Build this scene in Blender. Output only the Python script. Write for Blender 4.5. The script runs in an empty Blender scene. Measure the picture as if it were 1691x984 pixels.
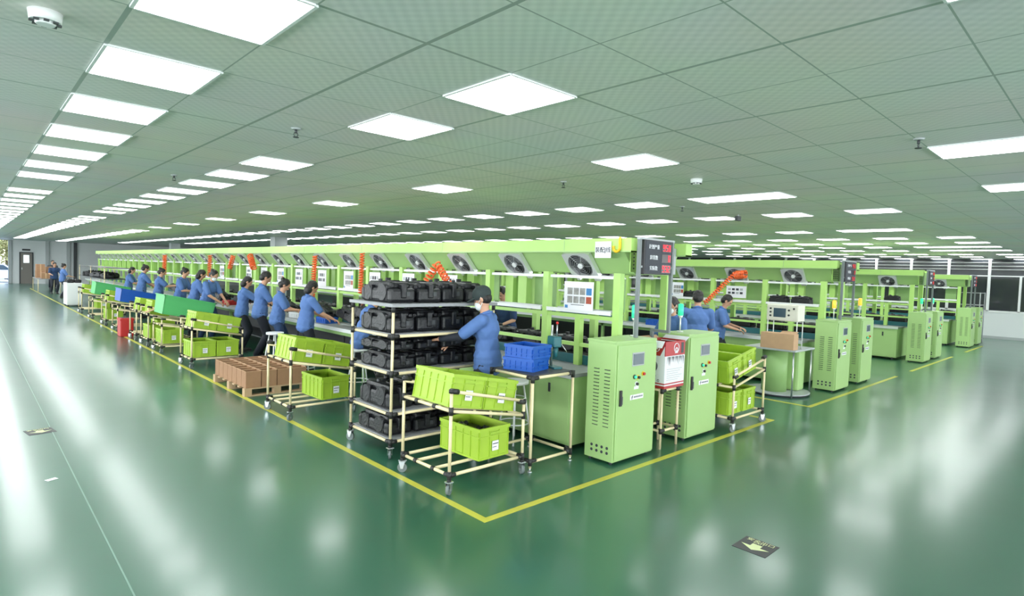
import bpy, bmesh, math, random
from mathutils import Vector, Matrix, Euler
random.seed(7)
S = bpy.context.scene
COL = S.collection
PI = math.pi
# ------------------------------------------------------------------ camera, world, exposure
cd = bpy.data.cameras.new('camera'); cam = bpy.data.objects.new('camera', cd); COL.objects.link(cam)
cd.sensor_width = 36.0; cd.lens = 964.1 / 1691 * 36.0; cd.clip_end = 300; cd.clip_start = .05
def _cam():
    p, r, y = .04342, -.03335, .81578
    f = Vector((math.cos(y) * math.cos(p), math.sin(y) * math.cos(p), -math.sin(p)))
    right = Vector((math.sin(y), -math.cos(y), 0)); down = f.cross(right)
    if down.z > 0: down = -down
    rx = math.cos(r) * right + math.sin(r) * down; dn = -math.sin(r) * right + math.cos(r) * down
    M = Matrix((( rx.x, -dn.x, -f.x, 0), (rx.y, -dn.y, -f.y, 0), (rx.z, -dn.z, -f.z, 1.9), (0, 0, 0, 1)))
    return M
cam.matrix_world = _cam()
S.camera = cam
W = bpy.data.worlds.new('world'); S.world = W; W.use_nodes = True
_n = W.node_tree.nodes; _bg = _n['Background']
_sky = _n.new('ShaderNodeTexSky'); _sky.sky_type = 'NISHITA'; _sky.sun_disc = False; _sky.sun_elevation = 1.0
_sky.sun_rotation = 2.0
W.node_tree.links.new(_sky.outputs[0], _bg.inputs[0]); _bg.inputs[1].default_value = 1.6
S.view_settings.view_transform = 'Standard'; S.view_settings.look = 'None'
S.view_settings.gamma = 1; S.view_settings.use_curve_mapping = False
S.view_settings.exposure = -0.60
LAMP = 17.0          # emission of the ceiling panels
S.cycles.max_bounces = 8; S.cycles.diffuse_bounces = 4; S.cycles.glossy_bounces = 4
S.cycles.sample_clamp_indirect = 6
S.cycles.use_denoising = True

# fill lights added at the two walls behind the camera, to brighten the ceiling
def fill_light(name, loc, rot, sx, sy, power):
    l = bpy.data.lights.new(name, 'AREA'); l.shape = 'RECTANGLE'; l.size = sx; l.size_y = sy; l.energy = power; l.color = (.93, .97, 1.0)
    o = bpy.data.objects.new(name, l); COL.objects.link(o); o.location = loc; o.rotation_euler = rot; return o
fill_light('fill_side', (-6.9, 20, 1.75), (0, -math.pi / 2, 0), 1.5, 50, 4300)
fill_light('fill_behind', (11, -6.9, 1.75), (math.pi / 2, 0, 0), 33, 1.5, 2600)
# ------------------------------------------------------------------ materials
def mat(name, col, rough=.5, metal=0, emit=0, noise=0, nscale=20, bump=0, bscale=60, spec=.5, coat=0, col2=None):
    m = bpy.data.materials.new(name); m.use_nodes = True
    nt = m.node_tree; N = nt.nodes; L = nt.links; b = N['Principled BSDF']
    b.inputs['Base Color'].default_value = (*col, 1); b.inputs['Roughness'].default_value = rough
    b.inputs['Metallic'].default_value = metal; b.inputs['Specular IOR Level'].default_value = spec
    b.inputs['Coat Weight'].default_value = coat
    if emit:
        b.inputs['Emission Color'].default_value = (*col, 1); b.inputs['Emission Strength'].default_value = emit
    if noise:
        tc = N.new('ShaderNodeTexCoord'); t = N.new('ShaderNodeTexNoise'); t.inputs['Scale'].default_value = nscale
        t.inputs['Detail'].default_value = 5
        mx = N.new('ShaderNodeMix'); mx.data_type = 'RGBA'
        c2 = col2 or tuple(c * (1 - noise) for c in col)
        mx.inputs[6].default_value = (*col, 1); mx.inputs[7].default_value = (*c2, 1)
        L.new(tc.outputs['Object'], t.inputs['Vector']); L.new(t.outputs['Fac'], mx.inputs[0])
        L.new(mx.outputs[2], b.inputs['Base Color'])
    if bump:
        tc = N.new('ShaderNodeTexCoord'); t = N.new('ShaderNodeTexNoise'); t.inputs['Scale'].default_value = bscale
        bp = N.new('ShaderNodeBump'); bp.inputs['Strength'].default_value = bump; bp.inputs['Distance'].default_value = .02
        L.new(tc.outputs['Object'], t.inputs['Vector']); L.new(t.outputs['Fac'], bp.inputs['Height'])
        L.new(bp.outputs[0], b.inputs['Normal'])
    return m
M = {}
M['mgreen'] = mat('machine_green', (.39, .60, .23), .42, noise=.08, nscale=3)
M['mgreen2'] = mat('machine_green_bright', (.46, .73, .20), .45, noise=.06, nscale=4)
M['mgreen3'] = mat('machine_green_dull', (.30, .50, .18), .5, noise=.12, nscale=4)
M['lime'] = mat('lime_plastic', (.38, .57, .045), .45, noise=.12, nscale=6)
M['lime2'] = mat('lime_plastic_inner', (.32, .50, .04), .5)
M['teal'] = mat('teal_green_plastic', (.10, .50, .16), .5, noise=.1, nscale=6)
M['blue'] = mat('blue_plastic', (.01, .10, .48), .4, noise=.1, nscale=8)
M['cream'] = mat('cream_pipe', (.80, .68, .42), .35, noise=.06, nscale=12)
M['joint'] = mat('black_joint', (.02, .02, .02), .5)
M['black'] = mat('black_plastic', (.007, .008, .011), .42, noise=.4, nscale=14, bump=.3, bscale=40)
M['dark'] = mat('dark_grey', (.045, .05, .055), .5)
M['dgrey'] = mat('grey_board', (.33, .34, .36), .45, noise=.25, nscale=9)
M['grey'] = mat('grey_paint', (.42, .45, .46), .45)
M['pole'] = mat('grey_pole', (.16, .19, .19), .4)
M['steel'] = mat('steel', (.62, .64, .66), .28, metal=.9)
M['alu'] = mat('aluminium', (.78, .8, .8), .35, metal=.5)
M['white'] = mat('white_paint', (.82, .84, .84), .4)
M['wallw'] = mat('wall_white', (.74, .77, .78), .55, noise=.06, nscale=2)
M['paper'] = mat('paper', (.85, .86, .9), .6)
M['ink'] = mat('ink', (.04, .045, .06), .6)
M['photo'] = mat('photo_print', (.12, .11, .10), .5, noise=.9, nscale=22, col2=(.5, .5, .48))
M['photob'] = mat('photo_blue', (.05, .22, .5), .5)
M['photor'] = mat('photo_red', (.42, .08, .04), .5)
M['yellow'] = mat('yellow_line', (.62, .60, .08), .4, noise=.25, nscale=5)
M['cline'] = mat('pale_line', (.20, .36, .28), .35, noise=.3, nscale=4)
M['orange'] = mat('orange_hose', (.95, .16, .04), .4)
M['red'] = mat('red_plastic', (.50, .02, .02), .45)
M['cred'] = mat('carton_red', (.45, .025, .03), .4)
M['cwhite'] = mat('carton_white', (.80, .80, .84), .45)
M['kraft'] = mat('kraft_card', (.40, .22, .12), .75, noise=.2, nscale=10)
M['kraft2'] = mat('kraft_card_light', (.60, .38, .22), .75, noise=.2, nscale=10)
M['wood'] = mat('pallet_wood', (.58, .40, .24), .7, noise=.3, nscale=7)
M['shirt'] = mat('blue_shirt', (.10, .20, .48), .8, noise=.25, nscale=5, bump=.55, bscale=9)
M['jeans'] = mat('dark_trousers', (.018, .022, .035), .8, noise=.3, nscale=8, bump=.5, bscale=12)
M['denim'] = mat('denim', (.03, .07, .18), .85, noise=.5, nscale=8, bump=.5, bscale=12)
M['skin'] = mat('skin', (.62, .34, .22), .5, noise=.1, nscale=9)
M['hair'] = mat('black_hair', (.012, .01, .01), .4, bump=.5, bscale=80)
M['hairb'] = mat('brown_hair', (.16, .05, .02), .45, bump=.5, bscale=80)
M['cap'] = mat('dark_cap', (.03, .045, .045), .8)
M['mask'] = mat('white_mask', (.78, .84, .86), .7)
M['shoe'] = mat('shoe', (.03, .03, .03), .5)
M['lips'] = mat('lips', (.4, .12, .1), .5)
M['screen'] = mat('dark_screen', (.05, .085, .11), .15)
M['led'] = mat('red_led', (1, .02, .05), .4, emit=1.6)
M['led2'] = mat('dim_red_led', (.8, .05, .05), .4, emit=.5)
M['grn'] = mat('green_signal', (.05, .75, .42), .3, emit=.6)
M['amb'] = mat('amber_signal', (1, .45, .05), .3, emit=1.5)
M['btny'] = mat('yellow_ring', (.75, .55, .03), .4)
M['letter'] = mat('orange_letter', (.85, .50, .01), .4)
M['beige'] = mat('instrument_beige', (.74, .72, .62), .45)
M['tealm'] = mat('teal_machine', (.02, .13, .15), .4)
M['arrow'] = mat('arrow_yellow', (.72, .78, .42), .5)
M['signb'] = mat('sign_black', (.045, .045, .05), .5)
M['lampem'] = mat('lamp_diffuser', (.96, .985, 1.0), .5, emit=LAMP)
M['door'] = mat('grey_door', (.22, .20, .18), .5)
M['bark'] = mat('bark', (.12, .08, .05), .9)
M['leaf'] = mat('leaf', (.20, .30, .05), .7, noise=.6, nscale=3, col2=(.5, .42, .18))
M['leaf2'] = mat('leaf_yellow', (.45, .42, .15), .7, noise=.5, nscale=3)
M['yard'] = mat('yard_concrete', (.50, .50, .47), .8, noise=.2, nscale=2)
M['carp'] = mat('car_paint', (.80, .82, .84), .25, coat=.5)
M['tyre'] = mat('rubber', (.02, .02, .02), .8)

def floor_mat():
    m = bpy.data.materials.new('green_epoxy'); m.use_nodes = True; nt = m.node_tree; N = nt.nodes; L = nt.links
    b = N['Principled BSDF']; tc = N.new('ShaderNodeTexCoord')
    t = N.new('ShaderNodeTexNoise'); t.inputs['Scale'].default_value = .45; t.inputs['Detail'].default_value = 3
    r = N.new('ShaderNodeValToRGB'); r.color_ramp.elements[0].color = (.024, .112, .064, 1); r.color_ramp.elements[1].color = (.034, .143, .088, 1)
    r.color_ramp.elements[0].position = .3; r.color_ramp.elements[1].position = .7
    L.new(tc.outputs['Object'], t.inputs['Vector']); L.new(t.outputs['Fac'], r.inputs[0]); L.new(r.outputs[0], b.inputs['Base Color'])
    t2 = N.new('ShaderNodeTexNoise'); t2.inputs['Scale'].default_value = 1.4; t2.inputs['Detail'].default_value = 6
    mr = N.new('ShaderNodeMapRange'); mr.inputs['To Min'].default_value = .276; mr.inputs['To Max'].default_value = .31
    L.new(tc.outputs['Object'], t2.inputs['Vector']); L.new(t2.outputs['Fac'], mr.inputs[0]); L.new(mr.outputs[0], b.inputs['Roughness'])
    b.inputs['Specular IOR Level'].default_value = .6
    b.inputs['Coat Weight'].default_value = .5; b.inputs['Coat Roughness'].default_value = .15; b.inputs['Coat IOR'].default_value = 1.55
    return m
M['floor'] = floor_mat()
CX0, CY0, PX, PY, CZ = .83 - .568 / 2, 2.78 - .633 / 2, .568, .633, 3.02
def ceil_mat():
    m = bpy.data.materials.new('ceiling_tiles'); m.use_nodes = True; nt = m.node_tree; N = nt.nodes; L = nt.links
    b = N['Principled BSDF']; tc = N.new('ShaderNodeTexCoord'); sp = N.new('ShaderNodeSeparateXYZ'); L.new(tc.outputs['Object'], sp.inputs[0])
    def math_(op, a, v=None, v2=None):
        n = N.new('ShaderNodeMath'); n.operation = op
        for i, q in enumerate((a, v, v2)):
            if q is None: continue
            if isinstance(q, (int, float)): n.inputs[i].default_value = q
            else: L.new(q, n.inputs[i])
        return n.outputs[0]
    def seam(o, off, pitch, w):
        u = math_('DIVIDE', math_('SUBTRACT', o, off), pitch); fr = math_('FRACT', math_('ADD', u, 1000.0))
        d = math_('ABSOLUTE', math_('SUBTRACT', fr, .5))
        return math_('GREATER_THAN', d, .5 - w / pitch)
    s1 = seam(sp.outputs[0], CX0, PX, .0045); s2 = seam(sp.outputs[1], CY0, PY, .0045)
    s3 = seam(sp.outputs[0], CX0, PX * 2, .012); s4 = seam(sp.outputs[1], CY0, PY * 4, .010)
    s = math_('MAXIMUM', math_('MAXIMUM', s1, s2), math_('MAXIMUM', s3, s4))
    def wv(o, k): return math_('SINE', math_('MULTIPLY', o, k))
    w = math_('MULTIPLY', wv(sp.outputs[0], 2 * PI / .071), wv(sp.outputs[1], 2 * PI / .079))
    w = math_('MULTIPLY_ADD', w, .5, .5)
    mx = N.new('ShaderNodeMix'); mx.data_type = 'RGBA'; mx.inputs[6].default_value = (.76, .76, .74, 1); mx.inputs[7].default_value = (.90, .88, .86, 1)
    L.new(w, mx.inputs[0])
    t = N.new('ShaderNodeTexNoise'); t.inputs['Scale'].default_value = .7; L.new(tc.outputs['Object'], t.inputs['Vector'])
    mx1 = N.new('ShaderNodeMix'); mx1.data_type = 'RGBA'; mx1.blend_type = 'MULTIPLY'; mx1.inputs[0].default_value = .25
    L.new(mx.outputs[2], mx1.inputs[6]); L.new(t.outputs['Color'], mx1.inputs[7])
    mx2 = N.new('ShaderNodeMix'); mx2.data_type = 'RGBA'; mx2.inputs[7].default_value = (.34, .40, .36, 1)
    L.new(s, mx2.inputs[0]); L.new(mx1.outputs[2], mx2.inputs[6]); L.new(mx2.outputs[2], b.inputs['Base Color'])
    b.inputs['Roughness'].default_value = .42
    return m
M['ceil'] = ceil_mat()

# ------------------------------------------------------------------ mesh helpers
class MB:
    def __init__(s, o=(0, 0, 0)):
        s.bm = bmesh.new(); s.mats = []; s.o = Vector(o); s.sm = False
    def _m(s, m):
        m = M[m] if isinstance(m, str) else m
        if m not in s.mats: s.mats.append(m)
        return s.mats.index(m)
    def _fin(s, vs, m, smooth=False):
        i = s._m(m); fs = set()
        for v in vs:
            for f in v.link_faces: fs.add(f)
        for f in fs: f.material_index = i; f.smooth = smooth
    def box(s, x0, x1, y0, y1, z0, z1, m, rot=None, bev=0):
        r = bmesh.ops.create_cube(s.bm, size=1); vs = r['verts']
        c = Vector(((x0 + x1) / 2, (y0 + y1) / 2, (z0 + z1) / 2)) - s.o
        T = Matrix.Translation(c) @ (rot.to_matrix().to_4x4() if rot else Matrix()) @ Matrix.Diagonal((abs(x1 - x0), abs(y1 - y0), abs(z1 - z0), 1))
        bmesh.ops.transform(s.bm, matrix=T, verts=vs)
        if bev:
            es = list({e for v in vs for e in v.link_edges})
            g = bmesh.ops.bevel(s.bm, geom=es, offset=bev, segments=2, affect='EDGES', profile=.5)
            vs = list({v for f in g['faces'] for v in f.verts} | {v for v in vs if v.is_valid})
        s._fin(vs, m); return s
    def tube(s, a, b, r, m, r2=None, seg=12, cap=True):
        a = Vector(a) - s.o; b = Vector(b) - s.o; d = b - a; ln = d.length
        if ln < 1e-6: return s
        g = bmesh.ops.create_cone(s.bm, cap_ends=cap, segments=seg, radius1=r, radius2=r if r2 is None else r2, depth=ln)
        q = d.to_track_quat('Z', 'Y').to_matrix().to_4x4()
        bmesh.ops.transform(s.bm, matrix=Matrix.Translation((a + b) / 2) @ q, verts=g['verts'])
        i = s._m(m)
        for f in {f for v in g['verts'] for f in v.link_faces}: f.material_index = i; f.smooth = len(f.verts) == 4
        return s
    def ball(s, c, r, m, rot=None, sub=2):
        if isinstance(r, (int, float)): r = (r, r, r)
        g = bmesh.ops.create_icosphere(s.bm, subdivisions=sub, radius=1)
        T = Matrix.Translation(Vector(c) - s.o) @ (rot.to_4x4() if rot else Matrix()) @ Matrix.Diagonal((*r, 1))
        bmesh.ops.transform(s.bm, matrix=T, verts=g['verts']); s._fin(g['verts'], m, True); return s
    def cap(s, a, b, ra, rb, m='skin'):       # tapered capsule
        s.ball(a, ra, m, sub=2); s.ball(b, rb, m, sub=2); s.tube(a, b, ra, m, rb, seg=14); return s
    def poly(s, pts, m, thick=None):
        vs = [s.bm.verts.new(Vector(p) - s.o) for p in pts]; f = s.bm.faces.new(vs)
        f.material_index = s._m(m)
        if thick:
            g = bmesh.ops.extrude_face_region(s.bm, geom=[f]); nv = [e for e in g['geom'] if isinstance(e, bmesh.types.BMVert)]
            bmesh.ops.translate(s.bm, verts=nv, vec=Vector(thick))
            s._fin(nv + vs, m)
        return s
    def prism(s, pts2, y0, y1, m):   # profile in x,z extruded along y
        return s.poly([(p[0], y0, p[1]) for p in pts2], m, thick=(0, y1 - y0, 0))
    def ring(s, c, R, r, axis, m, seg=24, rs=6, a0=0, a1=2 * PI):
        c = Vector(c) - s.o; ax = Vector(axis).normalized(); u = ax.orthogonal().normalized(); v = ax.cross(u); i = s._m(m)
        full = abs(a1 - a0 - 2 * PI) < 1e-6; rows = []
        for k in range(seg if full else seg + 1):
            a = a0 + (a1 - a0) * k / seg; d = u * math.cos(a) + v * math.sin(a)
            rows.append([s.bm.verts.new(c + d * (R + r * math.cos(2 * PI * j / rs)) + ax * r * math.sin(2 * PI * j / rs)) for j in range(rs)])
        n = len(rows)
        for k in range(n if full else n - 1):
            for j in range(rs):
                f = s.bm.faces.new((rows[k][j], rows[(k + 1) % n][j], rows[(k + 1) % n][(j + 1) % rs], rows[k][(j + 1) % rs])); f.material_index = i; f.smooth = True
        return s
    def path(s, pts, r, m, seg=6):
        pts = [Vector(p) - s.o for p in pts]; i = s._m(m); rows = []
        for k, p in enumerate(pts):
            d = (pts[min(k + 1, len(pts) - 1)] - pts[max(k - 1, 0)]).normalized()
            u = d.cross(Vector((.13, .21, 1))).normalized(); v = d.cross(u)
            rows.append([s.bm.verts.new(p + (u * math.cos(2 * PI * j / seg) + v * math.sin(2 * PI * j / seg)) * r) for j in range(seg)])
        for k in range(len(rows) - 1):
            for j in range(seg):
                f = s.bm.faces.new((rows[k][j], rows[k + 1][j], rows[k + 1][(j + 1) % seg], rows[k][(j + 1) % seg])); f.material_index = i; f.smooth = True
        s.bm.faces.new(rows[0]).material_index = i; s.bm.faces.new(rows[-1]).material_index = i
        return s
    def mesh(s, name):
        bmesh.ops.recalc_face_normals(s.bm, faces=s.bm.faces)
        me = bpy.data.meshes.new(name); s.bm.to_mesh(me); s.bm.free()
        for m in s.mats: me.materials.append(m)
        return me
    def obj(s, name, parent=None, loc=None):
        o = bpy.data.objects.new(name, s.mesh(name)); COL.objects.link(o)
        if parent is not None: o.parent = parent
        else: o.location = s.o
        if loc is not None: o.location = loc
        return o
def tag(o, label, cat, group=None, kind=None):
    o['label'] = label; o['category'] = cat
    if group: o['group'] = group
    if kind: o['kind'] = kind
    return o
def thing(name, loc=(0, 0, 0), rz=0, label='', cat='', group=None):
    o = bpy.data.objects.new(name, None); o.empty_display_size = .1; COL.objects.link(o)
    o.location = loc; o.rotation_euler = (0, 0, rz)
    if cat: tag(o, label, cat, group)
    return o
def struct(o): o['kind'] = 'structure'; return o
KIDS = {}
def kids(o): return [c for c in bpy.data.objects if c.parent == o]
def snap(o):   # remember a tree once, for fast copying
    KIDS[o.name] = [(c, kids(c)) for c in kids(o)]; return o
def dup(o, loc, rz=0, label=None, group=None, rot=None):
    r = o.copy(); COL.objects.link(r); r.location = loc; r.rotation_euler = rot or (0, 0, rz)
    if label: r['label'] = label
    if group: r['group'] = group
    if o.name not in KIDS: snap(o)
    for c, gs in KIDS[o.name]:
        c2 = c.copy(); COL.objects.link(c2); c2.parent = r
        for g in gs:
            g2 = g.copy(); COL.objects.link(g2); g2.parent = c2
    return r
ORD = ['first', 'second', 'third', 'fourth', 'fifth', 'sixth', 'seventh', 'eighth', 'ninth', 'tenth', 'eleventh', 'twelfth', 'thirteenth', 'fourteenth',
       'fifteenth', 'sixteenth', 'seventeenth', 'eighteenth', 'nineteenth', 'twentieth']
def ordn(i):
    if i < 20: return ORD[i]
    t = (i + 1) // 10; u = (i + 1) % 10
    tens = {2: ('twentieth', 'twenty'), 3: ('thirtieth', 'thirty'), 4: ('fortieth', 'forty'), 5: ('fiftieth', 'fifty')}[t]
    return tens[0] if u == 0 else tens[1] + '-' + ORD[u - 1]
def text(body, size, m, parent=None, name='lettering', loc=(0, 0, 0), rot=(0, 0, 0), ex=.0015, align='CENTER', sx=1):
    c = bpy.data.curves.new(name, 'FONT'); c.body = body; c.size = size; c.extrude = ex; c.align_x = align; c.align_y = 'CENTER'
    tmp = bpy.data.objects.new(name, c); COL.objects.link(tmp); c.resolution_u = 3
    dg_ = bpy.context.evaluated_depsgraph_get(); dg_.update(); me = bpy.data.meshes.new_from_object(tmp.evaluated_get(dg_)); bpy.data.objects.remove(tmp); bpy.data.curves.remove(c)
    o = bpy.data.objects.new(name, me); COL.objects.link(o); me.materials.clear(); me.materials.append(M[m] if isinstance(m, str) else m)
    o.parent = parent; o.location = loc; o.rotation_euler = rot; o.scale = (sx, 1, 1)
    return o

# ------------------------------------------------------------------ the shell
XW, YW = 28.6, 53.0
b = MB(); b.box(-7, XW + .2, -7, YW + .15, -.1, 0, 'floor'); struct(b.obj('floor'))
b = MB(); b.box(-7, XW + .2, -7, YW + .15, CZ, CZ + .12, 'ceil'); struct(b.obj('ceiling'))
b = MB(); b.box(-7.15, -7, -7, YW, 0, CZ, 'wallw'); struct(b.obj('wall_near_side'))
b = MB(); b.box(-7, XW, -7.15, -7, 0, CZ, 'wallw'); struct(b.obj('wall_behind'))
for nm, ax in (('added_window_2', 0), ('added_window_3', 1)):  # unseen window bands, added to go with the fill lights
    b = MB(); q = -5.0 if ax == 0 else -5.5
    while q < (45 if ax == 0 else 27):
        for z0, z1 in ((.98, 1.03), (2.48, 2.53)):
            b.box(-7, -6.94, q, q + 1.6, z0, z1, 'alu') if ax == 0 else b.box(q, q + 1.6, -7, -6.94, z0, z1, 'alu')
        b.box(-7, -6.93, q, q + .05, 1.0, 2.5, 'alu') if ax == 0 else b.box(q, q + .05, -7, -6.93, 1.0, 2.5, 'alu'); q += 1.6
    struct(b.obj(nm))
# far end wall with an opening to the yard on its outer side
b = MB()
b.box(2.3, 2.83, YW, YW + .15, 0, CZ, 'wallw').box(3.59, XW, YW, YW + .15, 0, CZ, 'wallw').box(2.83, 3.59, YW, YW + .15, 2.2, CZ, 'wallw')
b.box(-7, -1.6, YW, YW + .15, 0, CZ, 'wallw'); struct(b.obj('wall_far'))
b = MB(); b.box(2.25, 2.42, YW - .12, YW + .2, 0, CZ, 'grey').box(-1.75, -1.6, YW - .1, YW + .2, 0, CZ, 'grey').box(-1.6, 2.3, YW, YW + .12, 2.98, CZ, 'grey')
struct(b.obj('trim_1'))
for i, x in enumerate((4.35, 5.55, 5.95)):
    b = MB(); b.box(x - .09, x + .09, YW - .16, YW, 0, CZ, 'grey' if i < 2 else 'dark'); struct(b.obj('trim_%d' % (i + 2)))
d = struct(MB((3.21, YW, 0)).box(2.9, 3.52, YW - .02, YW + .05, 0, 1.45, 'door').box(2.9, 3.05, YW - .02, YW + .05, 1.45, 2.14, 'door').box(3.37, 3.52, YW - .02, YW + .05, 1.45, 2.14, 'door').box(3.05, 3.37, YW - .02, YW + .05, 2.0, 2.14, 'door').obj('door_1'))
MB((3.21, YW, 0)).box(2.83, 2.9, YW - .05, YW + .1, 0, 2.2, 'dark').box(3.52, 3.59, YW - .05, YW + .1, 0, 2.2, 'dark').box(2.9, 3.52, YW - .05, YW + .1, 2.14, 2.2, 'dark').obj('door_frame', d)
gl = mat('frosted_glass', (.9, .93, .9), .4); gl.node_tree.nodes['Principled BSDF'].inputs['Transmission Weight'].default_value = 1
MB((3.21, YW, 0)).box(3.05, 3.37, YW, YW + .02, 1.45, 2.0, gl).obj('door_pane', d)
MB((3.21, YW, 0)).box(2.95, 2.99, YW - .08, YW - .02, .98, 1.12, 'steel').obj('door_handle', d)
es = thing('exit_sign', (3.2, YW, 2.36), 0, 'small dark exit light box above the grey door in the far wall', 'sign')
MB().box(-.22, .22, -.06, 0, -.06, .06, 'dark', bev=.01).obj('housing', es)
# right partition: white lower panel, dark glazing above
b = MB(); b.box(XW, XW + .12, -7, YW, 0, 1.03, 'wallw'); struct(b.obj('wall_right'))
dg = mat('dark_glazing', (.035, .04, .045), .07)
w = MB(); w.box(XW + .03, XW + .06, -7, YW, 1.03, CZ, dg); wo = struct(w.obj('window_1'))
fr = MB(); fr.box(XW - .03, XW + .03, -7, 20, 1.0, 1.07, 'white')
y = -6.4
while y < 20:
    fr.box(XW - .03, XW + .05, y, y + .09, 1.03, CZ, 'white')
    y += 1.27
fr.box(XW - .03, XW + .03, 2.85, 2.92, 1.03, 2.4, 'white').box(XW - .02, XW + .03, -7, 20, 2.36, 2.40, 'white')
for z in (2.62, 2.75, 2.88): fr.box(XW - .01, XW + .03, -7, 20, z, z + .015, 'alu')
fr.obj('window_frame', wo)
b = MB(); b.box(XW - .02, XW, -7, YW, 0, .1, 'grey'); struct(b.obj('baseboard_right'))
# building columns
for i, (x, y) in enumerate(((9.6, 41), (16.6, 30.5), (9.4, 24.0), (22.5, 19.5))):
    b = MB(); b.box(x - .25, x + .25, y - .25, y + .25, 0, CZ, 'grey'); struct(b.obj('trim_%d' % (i + 6)))
b = MB(); b.box(-7, XW, 34, 34.35, CZ - .16, CZ - .005, 'grey'); b.bm.free()
# floor marking lines
def line(pts, label, w=.032, m='yellow'):
    b = MB()
    for (x0, y0, x1, y1) in pts:
        if abs(x1 - x0) > abs(y1 - y0): b.box(x0 - w, x1 + w, y0 - w, y0 + w, .0005, .003, m)
        else: b.box(x0 - w, x0 + w, y0 + w, y1, .0005, .003, m)
    o = b.obj('floor_marking'); tag(o, label, 'floor marking', kind='structure'); return o
line([(2.9, 3.3, 8.06, 3.3), (2.9, 3.3, 2.9, 45), (8.06, 3.3, 8.06, 3.6)], 'yellow painted line around the nearest assembly line bay')
line([(9.43, 3.3, 14.2, 3.3), (9.43, 3.3, 9.43, 20)], 'yellow painted line around the second bay')
line([(15.4, 3.3, 19.7, 3.3)], 'yellow painted line along the third bay')
line([(21.6, 3.3, 24.4, 3.3)], 'yellow painted line along the furthest bay')
b = MB(); b.box(.692, .701, 2.0, YW - 2, .0004, .002, 'cline')
o = b.obj('floor_joint'); tag(o, 'thin pale joint line running down the green aisle floor', 'floor marking', kind='structure')

# ------------------------------------------------------------------ ceiling lights
cl = thing('ceiling_light', (0, 0, CZ), 0, 'x', 'ceiling light')
MB().box(-.275, .275, -.307, .307, -.008, -.001, 'lampem').obj('diffuser', cl)
f = MB()
for sx in (-1, 1): f.box(sx * .283 - .008, sx * .283 + .008, -.315, .315, -.010, 0, 'white')
for sy in (-1, 1): f.box(-.275, .275, sy * .3155 - .006, sy * .3155 + .006, -.010, 0, 'white')
f.obj('frame', cl); snap(cl)
ROWS = [(0, list(range(0, 14, 2)) + list(range(16, 80, 2)), 'the long column nearest the aisle', 'aisle column of ceiling lights'),
        (3, [0, 2] + list(range(6, 24, 2)) + list(range(26, 72, 2)), 'the second column in from the aisle', 'second column of ceiling lights'),
        (7, [1, 6, 11, 16, 21, 26, 31] + list(range(36, 76, 2)), 'the sparse column above the first line workers', 'third column of ceiling lights'),
        (12.1, [1, 2] + list(range(4, 70, 2)), 'the column above the back side of the first line', 'fourth column of ceiling lights'),
        (16.3, list(range(0, 60, 2)), 'the column between the first and second lines', 'fifth column of ceiling lights'),
        (22.6, [1, 2] + list(range(4, 50, 2)), 'the column above the second line', 'sixth column of ceiling lights'),
        (27.0, list(range(0, 40, 2)), 'the column past the second line', 'seventh column of ceiling lights'),
        (30.4, list(range(0, 36, 2)), 'the column before the third line', 'eighth column of ceiling lights'),
        (33.7, list(range(0, 32, 2)) + [1], 'the column above the third line', 'ninth column of ceiling lights'),
        (37.1, list(range(0, 28, 2)) + [1], 'the column past the third line', 'tenth column of ceiling lights'),
        (41.6, list(range(0, 22, 2)), 'the column before the furthest line', 'eleventh column of ceiling lights'),
        (45.0, list(range(0, 18, 2)), 'the column above the furthest line', 'twelfth column of ceiling lights'),
        (48.6, list(range(0, 14, 2)), 'the column against the right partition', 'last column of ceiling lights')]
first = True
def put_light(ix, iy, label, group):
    global first
    p = (.83 + .568 * ix, 2.78 + .633 * iy, CZ)
    if first:
        cl.location = p; cl['label'] = label; cl['group'] = group; first = False
    else: dup(cl, p, 0, label, group)
for ix, ys, nm, g in ROWS:
    for k, iy in enumerate(sorted(ys)):
        if 2.78 + .633 * iy > YW - .6: continue
        put_light(ix, iy, 'square light panel, %s back in %s' % (ordn(k), nm), g)
for ix, iy, lab in ((9, -3, 'lone square ceiling light panel beside the sprinkler at right'), (13.3, -3, 'square ceiling light panel cut by the right picture edge'),
                    (-4, 2, 'unseen added ceiling light panel over the near wall side of the aisle'), (-4, 8, 'unseen added ceiling light panel further along the near wall side'),  # panels on this side added out of view to even the light
                    (18, -4, 'ceiling light panel over the cross aisle past the picture edge'), (24, -4, 'ceiling light panel over the cross aisle near the second bay'),
                    (31, -4, 'ceiling light panel over the cross aisle near the third bay'), (39, -4, 'ceiling light panel over the cross aisle near the furthest bay'),
                    (3, -4, 'ceiling light panel above and behind the camera'), (-4, -4, 'unseen added ceiling light panel in the corner behind the camera')):  # corner panel also added to even the light
    put_light(ix, iy, lab, 'scattered ceiling lights')

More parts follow.
